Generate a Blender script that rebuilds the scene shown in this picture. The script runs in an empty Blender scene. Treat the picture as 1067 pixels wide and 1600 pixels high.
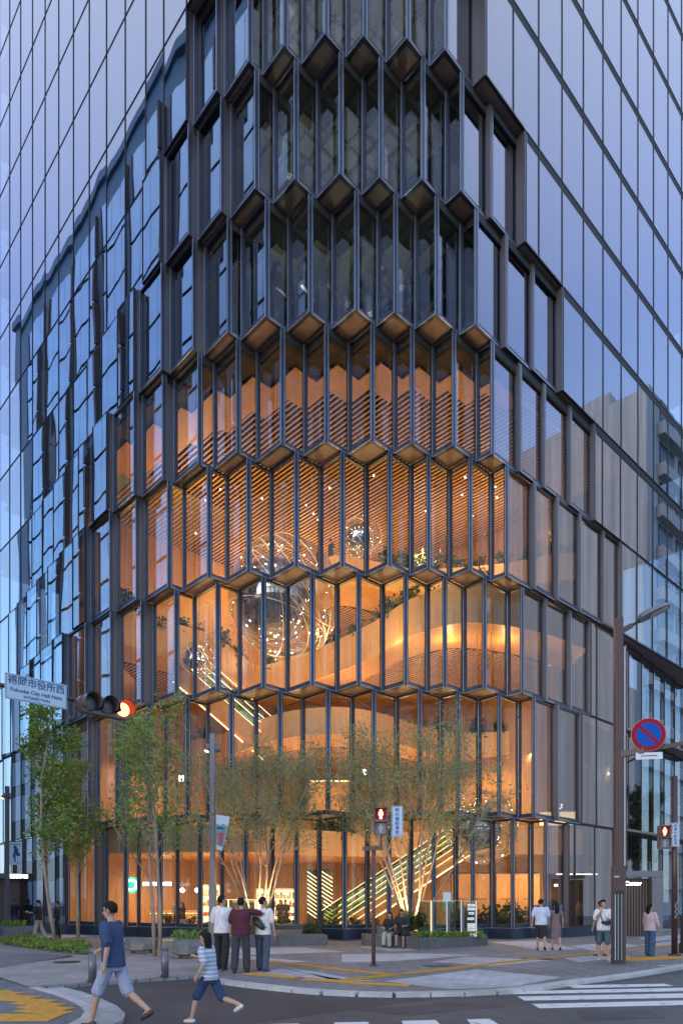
import bpy, bmesh, math, random
import numpy as np
from mathutils import Vector, Matrix
R = math.radians
random.seed(7)
S = bpy.context.scene
col = S.collection

# ---------------------------------------------------------------- camera, sky, light, exposure
F, CX, HY, H = 1083.0, 533.5, 1408.0, 1.67        # focal length and horizon of the photograph (its pixels), eye height (m)
cam = bpy.data.objects.new('camera', bpy.data.cameras.new('camera'))
col.objects.link(cam); S.camera = cam
cam.location = (0, 0, H); cam.rotation_euler = (R(90), 0, 0)
cam.data.sensor_fit = 'VERTICAL'; cam.data.sensor_height = 36; cam.data.sensor_width = 24
cam.data.lens = 36 * F / 1600; cam.data.shift_y = (HY - 800) / 1600
cam.data.clip_start = 0.1; cam.data.clip_end = 3000

SUN_EL, SUN_AZ = R(6), R(215)                    # low evening sun behind the camera, veiled
world = bpy.data.worlds.new("World"); S.world = world; world.use_nodes = True
wn = world.node_tree; wn.nodes.clear()
sky = wn.nodes.new('ShaderNodeTexSky'); sky.sky_type = 'NISHITA'; sky.sun_disc = False
sky.sun_elevation = SUN_EL; sky.sun_rotation = SUN_AZ
sky.air_density = 1.0; sky.dust_density = 0.6; sky.ozone_density = 2.5
bg = wn.nodes.new('ShaderNodeBackground'); bg.inputs['Strength'].default_value = 0.15
wo = wn.nodes.new('ShaderNodeOutputWorld')
# dusk: the Nishita sky under a thin lavender veil that lightens towards the horizon all the way round
wtc = wn.nodes.new('ShaderNodeTexCoord'); wsx = wn.nodes.new('ShaderNodeSeparateXYZ'); wrp = wn.nodes.new('ShaderNodeValToRGB')
for e_, (p_, c_) in zip([wrp.color_ramp.elements[0], wrp.color_ramp.elements[1]] + [wrp.color_ramp.elements.new(x) for x in (.25, .5)],
                        ((0, (.60,.78,1.02)), (1, (.22,.27,.58)), (.30, (.44,.74,1.20)), (.62, (.34,.44,.89)))):
    e_.position = p_; e_.color = (*c_, 1)
wad = wn.nodes.new('ShaderNodeVectorMath'); wad.operation = 'ADD'
wsc = wn.nodes.new('ShaderNodeVectorMath'); wsc.operation = 'SCALE'; wsc.inputs['Scale'].default_value = 5.6
wn.links.new(wtc.outputs['Generated'], wsx.inputs[0]); wn.links.new(wsx.outputs['Z'], wrp.inputs[0])
wn.links.new(wrp.outputs[0], wsc.inputs[0]); wn.links.new(wsc.outputs[0], wad.inputs[0])
wn.links.new(sky.outputs[0], wad.inputs[1]); wn.links.new(wad.outputs[0], bg.inputs[0]); wn.links.new(bg.outputs[0], wo.inputs[0])
sl = bpy.data.lights.new('sun', 'SUN'); sl.energy = 0.6; sl.angle = R(25); sl.color = (1, .90, .80)
so = bpy.data.objects.new('sun', sl); col.objects.link(so)
so.rotation_euler = (R(90) - SUN_EL, 0, math.pi - SUN_AZ)
S.view_settings.view_transform = 'Standard'; S.view_settings.look = 'None'
S.view_settings.gamma = 1; S.view_settings.use_curve_mapping = False
S.view_settings.exposure = 0.5
S.cycles.max_bounces = 10; S.cycles.transparent_max_bounces = 28; S.cycles.diffuse_bounces = 3
S.cycles.glossy_bounces = 5; S.cycles.transmission_bounces = 4
S.cycles.caustics_reflective = False; S.cycles.caustics_refractive = False
S.cycles.sample_clamp_indirect = 4; S.cycles.use_denoising = True
S.cycles.use_light_tree = True

# ---------------------------------------------------------------- helpers
def G(px, py, z=0.0):                                # a point of the photograph on the ground plane z
    Y = (H - z) * F / (py - HY); return Vector(((px - CX) / F * Y, Y, z))
def P(px, Y, z=0.0): return Vector(((px - CX) / F * Y, Y, z))
def PZ(px, py, Y): return Vector(((px - CX) / F * Y, Y, H + (HY - py) * Y / F))

class MB:
    def __init__(s): s.v = []; s.f = []
    def add(s, vs, fs):
        n = len(s.v); s.v += [tuple(v) for v in vs]; s.f += [tuple(i + n for i in f) for f in fs]; return s
    def box(s, x0, x1, y0, y1, z0, z1):
        return s.add([(x0,y0,z0),(x1,y0,z0),(x1,y1,z0),(x0,y1,z0),(x0,y0,z1),(x1,y0,z1),(x1,y1,z1),(x0,y1,z1)],
            [(0,3,2,1),(4,5,6,7),(0,1,5,4),(1,2,6,5),(2,3,7,6),(3,0,4,7)])
    def obox(s, c, ax, ay, az):                      # centre and three half axes
        c, ax, ay, az = Vector(c), Vector(ax), Vector(ay), Vector(az)
        vs = [c + ax*i + ay*j + az*k for k in (-1,1) for i, j in ((-1,-1),(1,-1),(1,1),(-1,1))]
        return s.add(vs, [(0,3,2,1),(4,5,6,7),(0,1,5,4),(1,2,6,5),(2,3,7,6),(3,0,4,7)])
    def bar(s, p, q, w, h, up=(0,0,1)):
        p, q = Vector(p), Vector(q); d = (q - p); L = d.length; d = d / L
        sd = d.cross(Vector(up));
        if sd.length < 1e-4: sd = d.cross(Vector((1,0,0)))
        sd.normalize(); u = sd.cross(d)
        return s.obox((p+q)/2, d*L/2, sd*w/2, u*h/2)
    def prism(s, poly, z0, z1):
        n = len(poly); a = [(p[0],p[1],z0) for p in poly] + [(p[0],p[1],z1) for p in poly]
        ar = sum(poly[i][0]*poly[(i+1)%n][1]-poly[(i+1)%n][0]*poly[i][1] for i in range(n))
        if ar < 0: a = [(p[0],p[1],z0) for p in poly[::-1]] + [(p[0],p[1],z1) for p in poly[::-1]]
        return s.add(a, [tuple(range(n))[::-1], tuple(range(n, 2*n))] + [(i,(i+1)%n,(i+1)%n+n,i+n) for i in range(n)])
    def rings(s, rs, cap=True):
        n = len(rs[0]); vs = [v for r in rs for v in r]; fs = []
        for k in range(len(rs)-1):
            for i in range(n):
                fs.append((k*n+i, k*n+(i+1)%n, (k+1)*n+(i+1)%n, (k+1)*n+i))
        if cap: fs += [tuple(range(n))[::-1], tuple(range((len(rs)-1)*n, len(rs)*n))]
        return s.add(vs, fs)
    def tube(s, pts, rad, n=8, cap=True, closed=False):
        pts = [Vector(p) for p in pts]
        if not hasattr(rad, '__len__'): rad = [rad]*len(pts)
        rs = []; prev = None; m = len(pts)
        for i, p in enumerate(pts):
            if closed: d = pts[(i+1)%m] - pts[i-1]
            else: d = pts[min(i+1, m-1)] - pts[max(i-1, 0)]
            d.normalize()
            if prev is None: a = d.orthogonal().normalized()
            else:
                a = prev - d*prev.dot(d); a = a.normalized() if a.length > 1e-6 else d.orthogonal().normalized()
            prev = a; b = d.cross(a)
            rs.append([p + (a*math.cos(t) + b*math.sin(t))*rad[i] for t in [2*math.pi*k/n for k in range(n)]])
        if closed:
            k0 = len(s.v); s.rings(rs, False); k = (m-1)*n
            s.f += [(k0+k+i, k0+k+(i+1)%n, k0+(i+1)%n, k0+i) for i in range(n)]
            return s
        return s.rings(rs, cap)
    def cyl(s, c, r, z0, z1, n=16, r1=None):
        c = Vector((c[0], c[1], 0)); r1 = r if r1 is None else r1
        return s.rings([[c + Vector((rr*math.cos(t), rr*math.sin(t), z)) for t in [2*math.pi*k/n for k in range(n)]] for rr, z in ((r,z0),(r1,z1))])
    def disc(s, c, nrm, r, th, n=24):
        c = Vector(c); nrm = Vector(nrm).normalized()
        return s.tube([c - nrm*th/2, c + nrm*th/2], r, n)
    def ball(s, c, rx, ry, rz, nu=14, nv=8, ang=None):
        c = Vector(c); rs = []
        for j in range(1, nv):
            t = math.pi*j/nv
            rs.append([c + Vector((rx*math.sin(t)*math.cos(2*math.pi*i/nu), ry*math.sin(t)*math.sin(2*math.pi*i/nu), -rz*math.cos(t))) for i in range(nu)])
        k0 = len(s.v); s.rings(rs, False); m = len(s.v)
        s.v += [tuple(c + Vector((0,0,-rz))), tuple(c + Vector((0,0,rz)))]
        s.f += [(m, k0+(i+1)%nu, k0+i) for i in range(nu)]
        k = k0 + (nv-2)*nu
        s.f += [(m+1, k+i, k+(i+1)%nu) for i in range(nu)]
        return s
    def mesh(s, name, mat, smooth=False):
        me = bpy.data.meshes.new(name); me.from_pydata(s.v, [], s.f); me.update()
        if mat: me.materials.append(mat)
        if smooth: me.shade_smooth()
        return me
    def obj(s, name, mat, parent=None, smooth=False, loc=None, rz=0):
        return link(name, s.mesh(name, mat, smooth), parent, loc, rz)

def link(name, data, parent=None, loc=None, rz=0):
    o = bpy.data.objects.new(name, data); col.objects.link(o)
    if parent: o.parent = parent
    if loc is not None: o.location = loc
    if rz: o.rotation_euler.z = rz
    return o
def tag(o, label=None, cat=None, group=None, kind=None):
    if label: o['label'] = label
    if cat: o['category'] = cat
    if group: o['group'] = group
    if kind: o['kind'] = kind
    return o
def thing(name, label, cat, loc=(0,0,0), rz=0, group=None):
    return tag(link(name, None, None, loc, rz), label, cat, group)
def copy_tree(o, parent=None):
    c = o.copy(); col.objects.link(c)
    if parent: c.parent = parent
    for ch in list(o.children): copy_tree(ch, c)
    return c
def text(body, size, name, mat, parent, M, ext=0.003, align='CENTER'):
    cu = bpy.data.curves.new(name, 'FONT'); cu.body = body; cu.size = size; cu.extrude = ext; cu.offset = size*.012
    cu.align_x = align; cu.align_y = 'CENTER'
    t = bpy.data.objects.new(name, cu); col.objects.link(t)
    bpy.context.view_layer.update()
    dg = bpy.context.evaluated_depsgraph_get()
    me = bpy.data.meshes.new_from_object(t.evaluated_get(dg)); bpy.data.objects.remove(t)
    me.materials.clear(); me.materials.append(mat); me.transform(M); me.name = name
    return link(name, me, parent)
def frame_mat(origin, xdir, nrm):                    # text plane: x along xdir, facing nrm, up = z
    x = Vector(xdir).normalized(); n = Vector(nrm).normalized(); y = n.cross(x)
    return Matrix(((x.x,y.x,n.x,origin[0]),(x.y,y.y,n.y,origin[1]),(x.z,y.z,n.z,origin[2]),(0,0,0,1)))

# ---------------------------------------------------------------- materials
def nodes(name):
    m = bpy.data.materials.new(name); m.use_nodes = True; t = m.node_tree; t.nodes.clear()
    o = t.nodes.new('ShaderNodeOutputMaterial'); return m, t, o
def N(t, typ, **k):
    n = t.nodes.new('ShaderNode' + typ)
    for a, b in k.items():
        if a in n.inputs: n.inputs[a].default_value = b
        else: setattr(n, a, b)
    return n
def rgba(c): return (c[0], c[1], c[2], 1)
def mat(name, c, rough=.6, metal=0.0, var=.12, scale=6.0, bump=0.0, bscale=40.0, spec=.5, stretch=(1,1,1), c2=None, coat=0):
    m, t, o = nodes(name); p = N(t, 'BsdfPrincipled'); L = t.links.new
    L(p.outputs[0], o.inputs[0])
    p.inputs['Roughness'].default_value = rough; p.inputs['Metallic'].default_value = metal
    p.inputs['Specular IOR Level'].default_value = spec; p.inputs['Coat Weight'].default_value = coat
    tc = N(t, 'TexCoord'); mp = N(t, 'Mapping'); mp.inputs['Scale'].default_value = stretch
    L(tc.outputs['Object'], mp.inputs[0])
    n1 = N(t, 'TexNoise', Scale=scale, Detail=6.0, Roughness=.6); L(mp.outputs[0], n1.inputs['Vector'])
    r = N(t, 'ValToRGB'); a, b = (c, c2) if c2 else ([x*(1-var) for x in c], [min(1, x*(1+var)) for x in c])
    r.color_ramp.elements[0].color = rgba(a); r.color_ramp.elements[1].color = rgba(b)
    r.color_ramp.elements[0].position = .32; r.color_ramp.elements[1].position = .68
    L(n1.outputs['Fac'], r.inputs[0]); L(r.outputs[0], p.inputs['Base Color'])
    mr = N(t, 'MapRange'); mr.inputs['To Min'].default_value = max(.03, rough-.08); mr.inputs['To Max'].default_value = min(1, rough+.08)
    L(n1.outputs['Fac'], mr.inputs[0]); L(mr.outputs[0], p.inputs['Roughness'])
    if bump:
        n2 = N(t, 'TexNoise', Scale=bscale, Detail=4.0); L(mp.outputs[0], n2.inputs['Vector'])
        bp = N(t, 'Bump', Strength=1.0, Distance=bump); L(n2.outputs['Fac'], bp.inputs['Height']); L(bp.outputs[0], p.inputs['Normal'])
    return m
def emit(name, c, s):
    m, t, o = nodes(name); e = N(t, 'Emission', Strength=s); e.inputs[0].default_value = rgba(c)
    t.links.new(e.outputs[0], o.inputs[0]); return m
def glass(name, tint, r0, wave, wscale, stretch=(1,1,.4), power=5.0, rough=0.0, tilt=0.0, detail=0.0):
    m, t, o = nodes(name); L = t.links.new
    g = N(t, 'NewGeometry'); oi = N(t, 'ObjectInfo')
    cr = N(t, 'VectorMath', operation='SCALE'); L(g.outputs['Position'], cr.inputs[0]); cr.inputs['Scale'].default_value = 1
    mv = N(t, 'Math', operation='MULTIPLY'); mv.inputs[1].default_value = 61.0; L(oi.outputs['Random'], mv.inputs[0])
    ad = N(t, 'VectorMath', operation='ADD'); L(cr.outputs[0], ad.inputs[0]); L(mv.outputs[0], ad.inputs[1])
    mp = N(t, 'Mapping'); mp.inputs['Scale'].default_value = stretch; L(ad.outputs[0], mp.inputs[0])
    nz = N(t, 'TexNoise', Scale=wscale, Detail=detail, Roughness=.45); L(mp.outputs[0], nz.inputs['Vector'])
    bp = N(t, 'Bump', Strength=1.0, Distance=wave); L(nz.outputs['Fac'], bp.inputs['Height'])
    dt = N(t, 'VectorMath', operation='DOT_PRODUCT'); L(g.outputs['Normal'], dt.inputs[0]); L(g.outputs['Incoming'], dt.inputs[1])
    ab = N(t, 'Math', operation='ABSOLUTE'); L(dt.outputs['Value'], ab.inputs[0])
    om = N(t, 'Math', operation='SUBTRACT'); om.inputs[0].default_value = 1; L(ab.outputs[0], om.inputs[1])
    pw = N(t, 'Math', operation='POWER'); pw.inputs[1].default_value = power; L(om.outputs[0], pw.inputs[0])
    ma = N(t, 'Math', operation='MULTIPLY_ADD'); ma.inputs[1].default_value = 1-r0; ma.inputs[2].default_value = r0; L(pw.outputs[0], ma.inputs[0])
    tr = N(t, 'BsdfTransparent'); tr.inputs[0].default_value = rgba(tint)
    gl = N(t, 'BsdfGlossy', Roughness=rough); gl.inputs[0].default_value = (.95,.97,1,1)
    wnz = N(t, 'TexWhiteNoise', noise_dimensions='1D'); L(oi.outputs['Random'], wnz.inputs['W'])
    s5 = N(t, 'VectorMath', operation='SUBTRACT'); L(wnz.outputs['Color'], s5.inputs[0]); s5.inputs[1].default_value = (.5,.5,.5)
    st = N(t, 'VectorMath', operation='SCALE'); L(s5.outputs[0], st.inputs[0]); st.inputs['Scale'].default_value = tilt
    sa = N(t, 'VectorMath', operation='ADD'); L(bp.outputs[0], sa.inputs[0]); L(st.outputs[0], sa.inputs[1])
    sn_ = N(t, 'VectorMath', operation='NORMALIZE'); L(sa.outputs[0], sn_.inputs[0]); L(sn_.outputs[0], gl.inputs['Normal'])
    mx = N(t, 'MixShader'); L(ma.outputs[0], mx.inputs[0]); L(tr.outputs[0], mx.inputs[1]); L(gl.outputs[0], mx.inputs[2])
    L(mx.outputs[0], o.inputs[0]); return m
def wood(name, a, b, rough=.5, axis='Z'):
    m, t, o = nodes(name); L = t.links.new; p = N(t, 'BsdfPrincipled', Roughness=rough)
    tc = N(t, 'TexCoord'); mp = N(t, 'Mapping'); mp.inputs['Scale'].default_value = {'Z':(2.2,2.2,.25),'Y':(2.2,.2,2.2)}[axis]
    L(tc.outputs['Object'], mp.inputs[0])
    n1 = N(t, 'TexNoise', Scale=3.0, Detail=8.0, Roughness=.65, Distortion=.6); L(mp.outputs[0], n1.inputs['Vector'])
    r = N(t, 'ValToRGB'); r.color_ramp.elements[0].color = rgba(a); r.color_ramp.elements[1].color = rgba(b)
    r.color_ramp.elements[0].position = .3; r.color_ramp.elements[1].position = .7
    L(n1.outputs['Fac'], r.inputs[0]); L(r.outputs[0], p.inputs['Base Color']); L(p.outputs[0], o.inputs[0]); return m
def leafmat(name, a, b, tr=.35):
    m, t, o = nodes(name); L = t.links.new; g = N(t, 'NewGeometry')
    r = N(t, 'ValToRGB'); r.color_ramp.elements[0].color = rgba(a); r.color_ramp.elements[1].color = rgba(b)
    L(g.outputs['Random Per Island'], r.inputs[0])
    d = N(t, 'BsdfPrincipled', Roughness=.5); L(r.outputs[0], d.inputs['Base Color'])
    tl = N(t, 'BsdfTranslucent'); L(r.outputs[0], tl.inputs[0])
    mx = N(t, 'MixShader'); mx.inputs[0].default_value = tr; L(d.outputs[0], mx.inputs[1]); L(tl.outputs[0], mx.inputs[2]); L(mx.outputs[0], o.inputs[0]); return m
def paving(name, c, c2, bw, bh, rot, gap=.012, sp=90.0, dirt=.25):
    m, t, o = nodes(name); L = t.links.new; p = N(t, 'BsdfPrincipled', Roughness=.7)
    g = N(t, 'NewGeometry'); mp = N(t, 'Mapping'); mp.inputs['Rotation'].default_value = (0,0,rot); L(g.outputs['Position'], mp.inputs[0])
    br = N(t, 'TexBrick', Scale=1.0); br.inputs['Brick Width'].default_value = bw; br.inputs['Row Height'].default_value = bh
    br.inputs['Mortar Size'].default_value = gap; br.inputs['Color1'].default_value = rgba(c); br.inputs['Color2'].default_value = rgba(c2)
    br.inputs['Mortar'].default_value = rgba([x*.42 for x in c]); L(mp.outputs[0], br.inputs['Vector'])
    sn = N(t, 'TexNoise', Scale=sp, Detail=3.0); L(mp.outputs[0], sn.inputs['Vector'])
    ln = N(t, 'TexNoise', Scale=.5, Detail=6.0); L(mp.outputs[0], ln.inputs['Vector'])
    r1 = N(t, 'MapRange'); r1.inputs['From Min'].default_value=.3; r1.inputs['From Max'].default_value=.7; r1.inputs['To Min'].default_value=.75; r1.inputs['To Max'].default_value=1.25; L(sn.outputs['Fac'], r1.inputs[0])
    r2 = N(t, 'MapRange'); r2.inputs['From Min'].default_value=.3; r2.inputs['From Max'].default_value=.7; r2.inputs['To Min'].default_value=1-dirt; r2.inputs['To Max'].default_value=1+dirt*.5; L(ln.outputs['Fac'], r2.inputs[0])
    wv = N(t, 'TexNoise', Scale=2.6, Detail=9.0, Roughness=.75, Distortion=.8); L(mp.outputs[0], wv.inputs['Vector'])
    r3 = N(t, 'MapRange'); r3.inputs['From Min'].default_value=.35; r3.inputs['From Max'].default_value=.65; r3.inputs['To Min'].default_value=1-dirt*.8; r3.inputs['To Max'].default_value=1+dirt*.6; L(wv.outputs['Fac'], r3.inputs[0])
    m0 = N(t, 'Math', operation='MULTIPLY'); L(r2.outputs[0], m0.inputs[0]); L(r3.outputs[0], m0.inputs[1])
    mu = N(t, 'Math', operation='MULTIPLY'); L(r1.outputs[0], mu.inputs[0]); L(m0.outputs[0], mu.inputs[1])
    vs = N(t, 'VectorMath', operation='SCALE'); L(br.outputs['Color'], vs.inputs[0]); L(mu.outputs[0], vs.inputs['Scale'])
    L(vs.outputs[0], p.inputs['Base Color'])
    bp = N(t, 'Bump', Strength=.6, Distance=.004); L(sn.outputs['Fac'], bp.inputs['Height']); L(bp.outputs[0], p.inputs['Normal'])
    L(p.outputs[0], o.inputs[0]); return m

M = {}
M['frame']  = mat('dark frame metal', (.055,.07,.105), .36, .45, .15, 3)
M['edge']   = mat('bright anodised edge', (.50,.53,.60), .3, .8, .1, 3)
M['fin']    = mat('fin metal', (.13,.12,.13), .42, .5, .12, 2, stretch=(1,1,.1))
M['soffit'] = mat('bronze soffit', (.27,.20,.175), .5, .35, .15, 2)
M['joint']  = mat('joint black', (.03,.032,.042), .5, .2)
M['gl_bay'] = glass('bay glass', (.96,.96,.95), .05, .0015, .6, power=3.6, tilt=.006)
M['gl_left']= glass('street glass wavy', (.52,.55,.59), .17, .0065, .5, (1,1,.35), 3.2, tilt=.008, detail=.6)
M['gl_right']=glass('street glass calm', (.56,.58,.60), .17, .002, .5, (1,1,.3), 3.2, tilt=.004)
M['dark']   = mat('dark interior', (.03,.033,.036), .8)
M['slab']   = mat('office ceiling', (.22,.225,.17), .8, scale=3)
M['wood']   = wood('oak cladding', (.44,.215,.07), (.58,.31,.11))
M['wood_l'] = wood('pale oak parapet', (.52,.30,.12), (.64,.39,.165))
M['wood_d'] = wood('smoked oak wall', (.30,.155,.06), (.42,.23,.10))
M['slat']   = wood('oak slat', (.48,.26,.10), (.60,.35,.15), axis='Y')
M['gap']    = mat('slat ceiling void', (.022,.014,.009), .8)
M['stone']  = mat('interior stone floor', (.46,.38,.29), .4)
M['chrome'] = mat('mirror chrome', (.62,.64,.68), .03, 1.0, .02)
M['wire']   = mat('satin wire', (.80,.70,.56), .45, .7, .05)
M['warm']   = emit('warm led', (1,.68,.32), 3.0)
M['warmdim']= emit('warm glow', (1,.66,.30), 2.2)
M['white']  = emit('lit white', (1,.96,.9), 5)
M['whitedim']=emit('lit cool panel', (.80,.90,1), .6)
M['blue_e'] = emit('lit blue', (.05,.12,.9), 2.0)
M['green_e']= emit('lit green', (.02,.75,.30), 2.0)
M['red_e']  = emit('lit red', (1,.07,.03), 6)
M['red_w']  = emit('lit orange red', (1,.34,.16), 9)
M['lens_lit']=emit('lit lens', (1,.36,.12), 4)
M['asphalt']= paving('asphalt', (.05,.049,.057), (.058,.057,.064), 50, 50, 0, 0, 60, .3)
M['asphalt2']=paving('asphalt old', (.078,.077,.08), (.085,.084,.086), 50, 50, 0, 0, 55, .3)
M['pave']   = paving('granite paving', (.20,.196,.205), (.225,.22,.228), .6, .3, R(43), .02)
M['pave_l'] = paving('pale granite', (.42,.425,.455), (.46,.465,.495), .3, .3, R(43), .006, 70)
M['pave_w'] = paving('warm granite', (.30,.275,.275), (.33,.305,.30), .9, .45, R(-10), .006)
M['pave_d'] = paving('dark granite', (.14,.14,.158), (.16,.16,.175), .6, .3, R(-20), .008)
M['kerb']   = paving('kerb granite', (.46,.45,.44), (.50,.49,.48), 30, 30, 0, 0, 80)
M['apron']  = paving('apron concrete', (.37,.37,.38), (.40,.40,.41), 40, 40, 0, 0, 60, .3)
M['yellow'] = mat('tactile yellow', (.52,.27,.035), .6, 0, .18, 9, .004, 30)
M['paint']  = mat('road paint', (.15,.15,.155), .65, 0, .14, 5, .002, 60, c2=(.64,.64,.65))
rr_ = [n for n in M['paint'].node_tree.nodes if n.type == 'VALTORGB'][0].color_ramp.elements; rr_[0].position = .30; rr_[1].position = .43
M['granite']= paving('planter granite', (.115,.112,.112), (.13,.128,.128), 1.2, .5, 0, .004, 110)
M['facet']  = mat('faceted stone', (.12,.12,.125), .45, 0, .2, 8)
M['bark']   = mat('bark', (.17,.115,.075), .8, 0, .35, 10, .006, 30, stretch=(1,1,.3))
M['bark_l'] = mat('pale bark', (.30,.23,.17), .75, 0, .3, 9, .005, 30, stretch=(1,1,.3))
M['leaf']   = leafmat('leaf fresh', (.14,.24,.045), (.28,.38,.095), .45)
M['leaf_m'] = leafmat('leaf maple', (.13,.19,.075), (.27,.33,.14), .16)
M['leaf_d'] = leafmat('leaf dark', (.03,.06,.02), (.09,.13,.04), .3)
M['brown']  = mat('brown pole paint', (.075,.038,.036), .4, .1, .15, 3)
M['rust']   = mat('worn brown pole', (.12,.065,.06), .55, .1, .4, 14)
M['slate']  = mat('slate pole paint', (.15,.15,.175), .4, .3, .1, 3)
M['black']  = mat('black plastic', (.02,.02,.022), .45)
M['sigbody']= mat('signal housing', (.13,.10,.095), .4)
M['lens']   = mat('dark lens', (.22,.21,.22), .25, 0, .3, 60, .004, 50)
M['signw']  = mat('sign face', (.46,.56,.64), .45, 0, .03)
M['signb']  = mat('sign blue', (.012,.065,.22), .45, 0, .05)
M['sign_b2']= mat('traffic blue', (.006,.075,.36), .5, 0, .05, spec=.15)
M['sign_r'] = mat('traffic red', (.30,.006,.016), .5, 0, .05, spec=.15)
M['sgrey']  = mat('sign back grey', (.35,.36,.38), .4, .4)
M['banner'] = mat('banner cloth', (.58,.66,.70), .7, 0, .06)
M['teal']   = mat('banner teal', (.16,.36,.40), .7)
M['bred']   = mat('banner red', (.45,.09,.09), .7)
M['navy']   = mat('navy print', (.02,.06,.22), .7)
M['shell'] = glass('sphere shell', (.95,.96,.97), .16, 0, 1, power=2.6)
M['panelglass'] = glass('sign glass', (.74,.84,.62), .09, 0, 1)
M['concrete']=mat('stained concrete', (.52,.55,.60), .8, 0, .24, .7, stretch=(1.6,1.6,.06))
M['tile_b'] = mat('blue grey cladding', (.13,.20,.32), .5, 0, .12, 1)
M['bfr']    = mat('brown window frame', (.15,.095,.075), .5)
M['bgl']    = mat('far blue window glass', (.58,.78,.96), .24, 1.0, .08, .3)
M['farw']   = mat('far dark window', (.05,.06,.08), .25)
M['bwhite'] = mat('white balcony', (.55,.55,.56), .7)
M['steel']  = mat('steel', (.4,.4,.41), .3, .9)

# ---------------------------------------------------------------- the tower: frame of reference
# local x runs along the right street facade, local y along the left street facade, origin at the sharp corner
VL = Vector((-0.68763, 0.72606)); VR = Vector((0.72606, 0.68763)); C0 = Vector((0.0568, 21.5))
ROT = math.atan2(VR.y, VR.x)
def loc(b, a): p = C0 + VR*b + VL*a; return (p.x, p.y)          # local -> world
def toL(X, Y): d = Vector((X, Y)) - C0; return (d.dot(VR), d.dot(VL))   # world -> local (x=b, y=a)
UPX = 21.5/F
Z = {0: 0.0, 1: H + 183*UPX}
for k in range(2, 16): Z[k] = H + (215.65 + 231.16*(k-1))*UPX
TOP = 13
tower = thing('office_tower', 'glass office tower with a stepped honeycomb corner of folded bay windows', 'building', (C0.x, C0.y, 0), ROT)
# staircase of each storey: columns (along the left facade) and steps (along the right facade), convex corners C_i=(A_i,B_i)
ST = {
 0: ([19.2,17.15,15.1,13.05,11.1,9.25,7.55,5.92,4.62,3.31,2.38,1.33,.58,.42], [-.95,-.35,.17,.82,1.71,2.85,4.31,5.63,7.03,8.45,9.98,11.44,12.92,14.63]),
 1: ([19.2,17.15,15.1,13.05,11.1,9.25,7.55,5.92,4.62,3.31,2.38,1.33,.58,.42,.33], [-1.04,-.68,-.26,.29,1.09,2.11,3.41,4.68,6.09,7.52,8.91,10.41,11.92,13.63,15.67]),
 2: ([19.2,17.15,15.1,13.05,11.1,9.25,7.55,5.92,4.62,3.31,2.38,1.33,.62,.52,.42,.32], [-1.11,-.81,-.5,-.03,.54,1.43,2.54,3.81,5.2,6.62,8.01,9.33,11.06,12.79,14.76,16.56]),
 3: ([17.15,15.1,13.19,11.1,9.1,7.55,5.92,4.62,3.31,2.38,1.33,.58,.40,.28,.2,.14,.05], [-.86,-.54,-.2,.2,.91,1.79,2.96,4.27,5.64,6.95,8.33,9.82,11.65,13.36,15.27,17.48,19.18]),
 4: ([15.1,13.05,11.23,9.25,7.55,5.92,4.62,3.31,2.38,1.33,.58,.42,.32,.2,.03], [-.69,-.37,.03,.56,1.28,2.25,3.41,4.66,5.95,7.25,8.8,10.56,12.32,14.37,16.35]),
 5: ([13.05,11.1,9.25,7.55,5.92,4.62,3.31,2.38,1.33,.58,.38,.28,.0], [-.38,-.1,.31,.85,1.49,2.58,3.78,4.97,6.17,7.69,9.46,11.33,13.35]),
 6: ([11.1,9.25,7.55,5.92,4.62,3.31,2.38,1.33,.58,.39,.0], [-.16,.1,.54,.99,1.87,2.96,4.14,5.35,6.76,8.42,10.31]),
 7: ([9.25,7.55,5.92,4.62,3.31,2.38,1.33,.58,.0], [.0,.34,.69,1.35,2.22,3.29,4.5,5.79,7.51]),
 8: ([7.55,5.92,4.62,3.31,2.38,1.33,.58,.0], [.0,.3,.7,1.4,2.3,3.35,4.4,5.6]),
 9: ([5.92,4.62,3.31,2.38,1.33,.58,.0], [.0,.3,.8,1.5,2.3,3.0,3.8]),
}
for k in range(10, TOP): ST[k] = ([3.31,2.38,1.33,.58,.0], [.0,.35,.8,1.4,2.2])
LLINES = [5.36,7.3,9.25,11.1,12.68] + [14.65+1.965*j for j in range(14)]
RLINES = [1.72,3.66,5.6,7.54] + [7.54+1.94*j for j in range(1, 16)]

def segs(k):
    """(kind, const, lo, hi, flush): kind 'a' = pane running along a at b=const, 'b' = running along b at a=const"""
    A, B = ST[k]; out = []
    prev, b = A[0], B[0]                                           # left street side, panels stepping back to the plane
    for i, l in enumerate([x for x in LLINES if x > A[0]+.35] ):
        if prev > 34: break
        out.append(('a', b, prev, l, True)); prev = l; b = min(0.0, b + .13) if b < 0 else b
        if i == 0 and b > -.05: b = 0.0
    for i in range(len(A)):
        if i+1 < len(A):
            out.append(('b', A[i], B[i], B[i+1], False))
            out.append(('a', B[i+1], A[i+1], A[i], False))
    prev, a = B[-1], A[-1]
    for i, l in enumerate([x for x in RLINES if x > B[-1]+.35]):
        if prev > 31: break
        out.append(('b', a, prev, l, True)); prev = l
        if k <= 2 and l > 18: a += .16
    return out
def seen(b, a, z0, z1, m=110):
    X, Y = loc(b, a); px = CX + F*X/Y
    y1 = HY - (z1-H)*F/Y; y0 = HY - (z0-H)*F/Y
    return -m < px < 1067+m and y0 > -m*1.2
WM = {}
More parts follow.
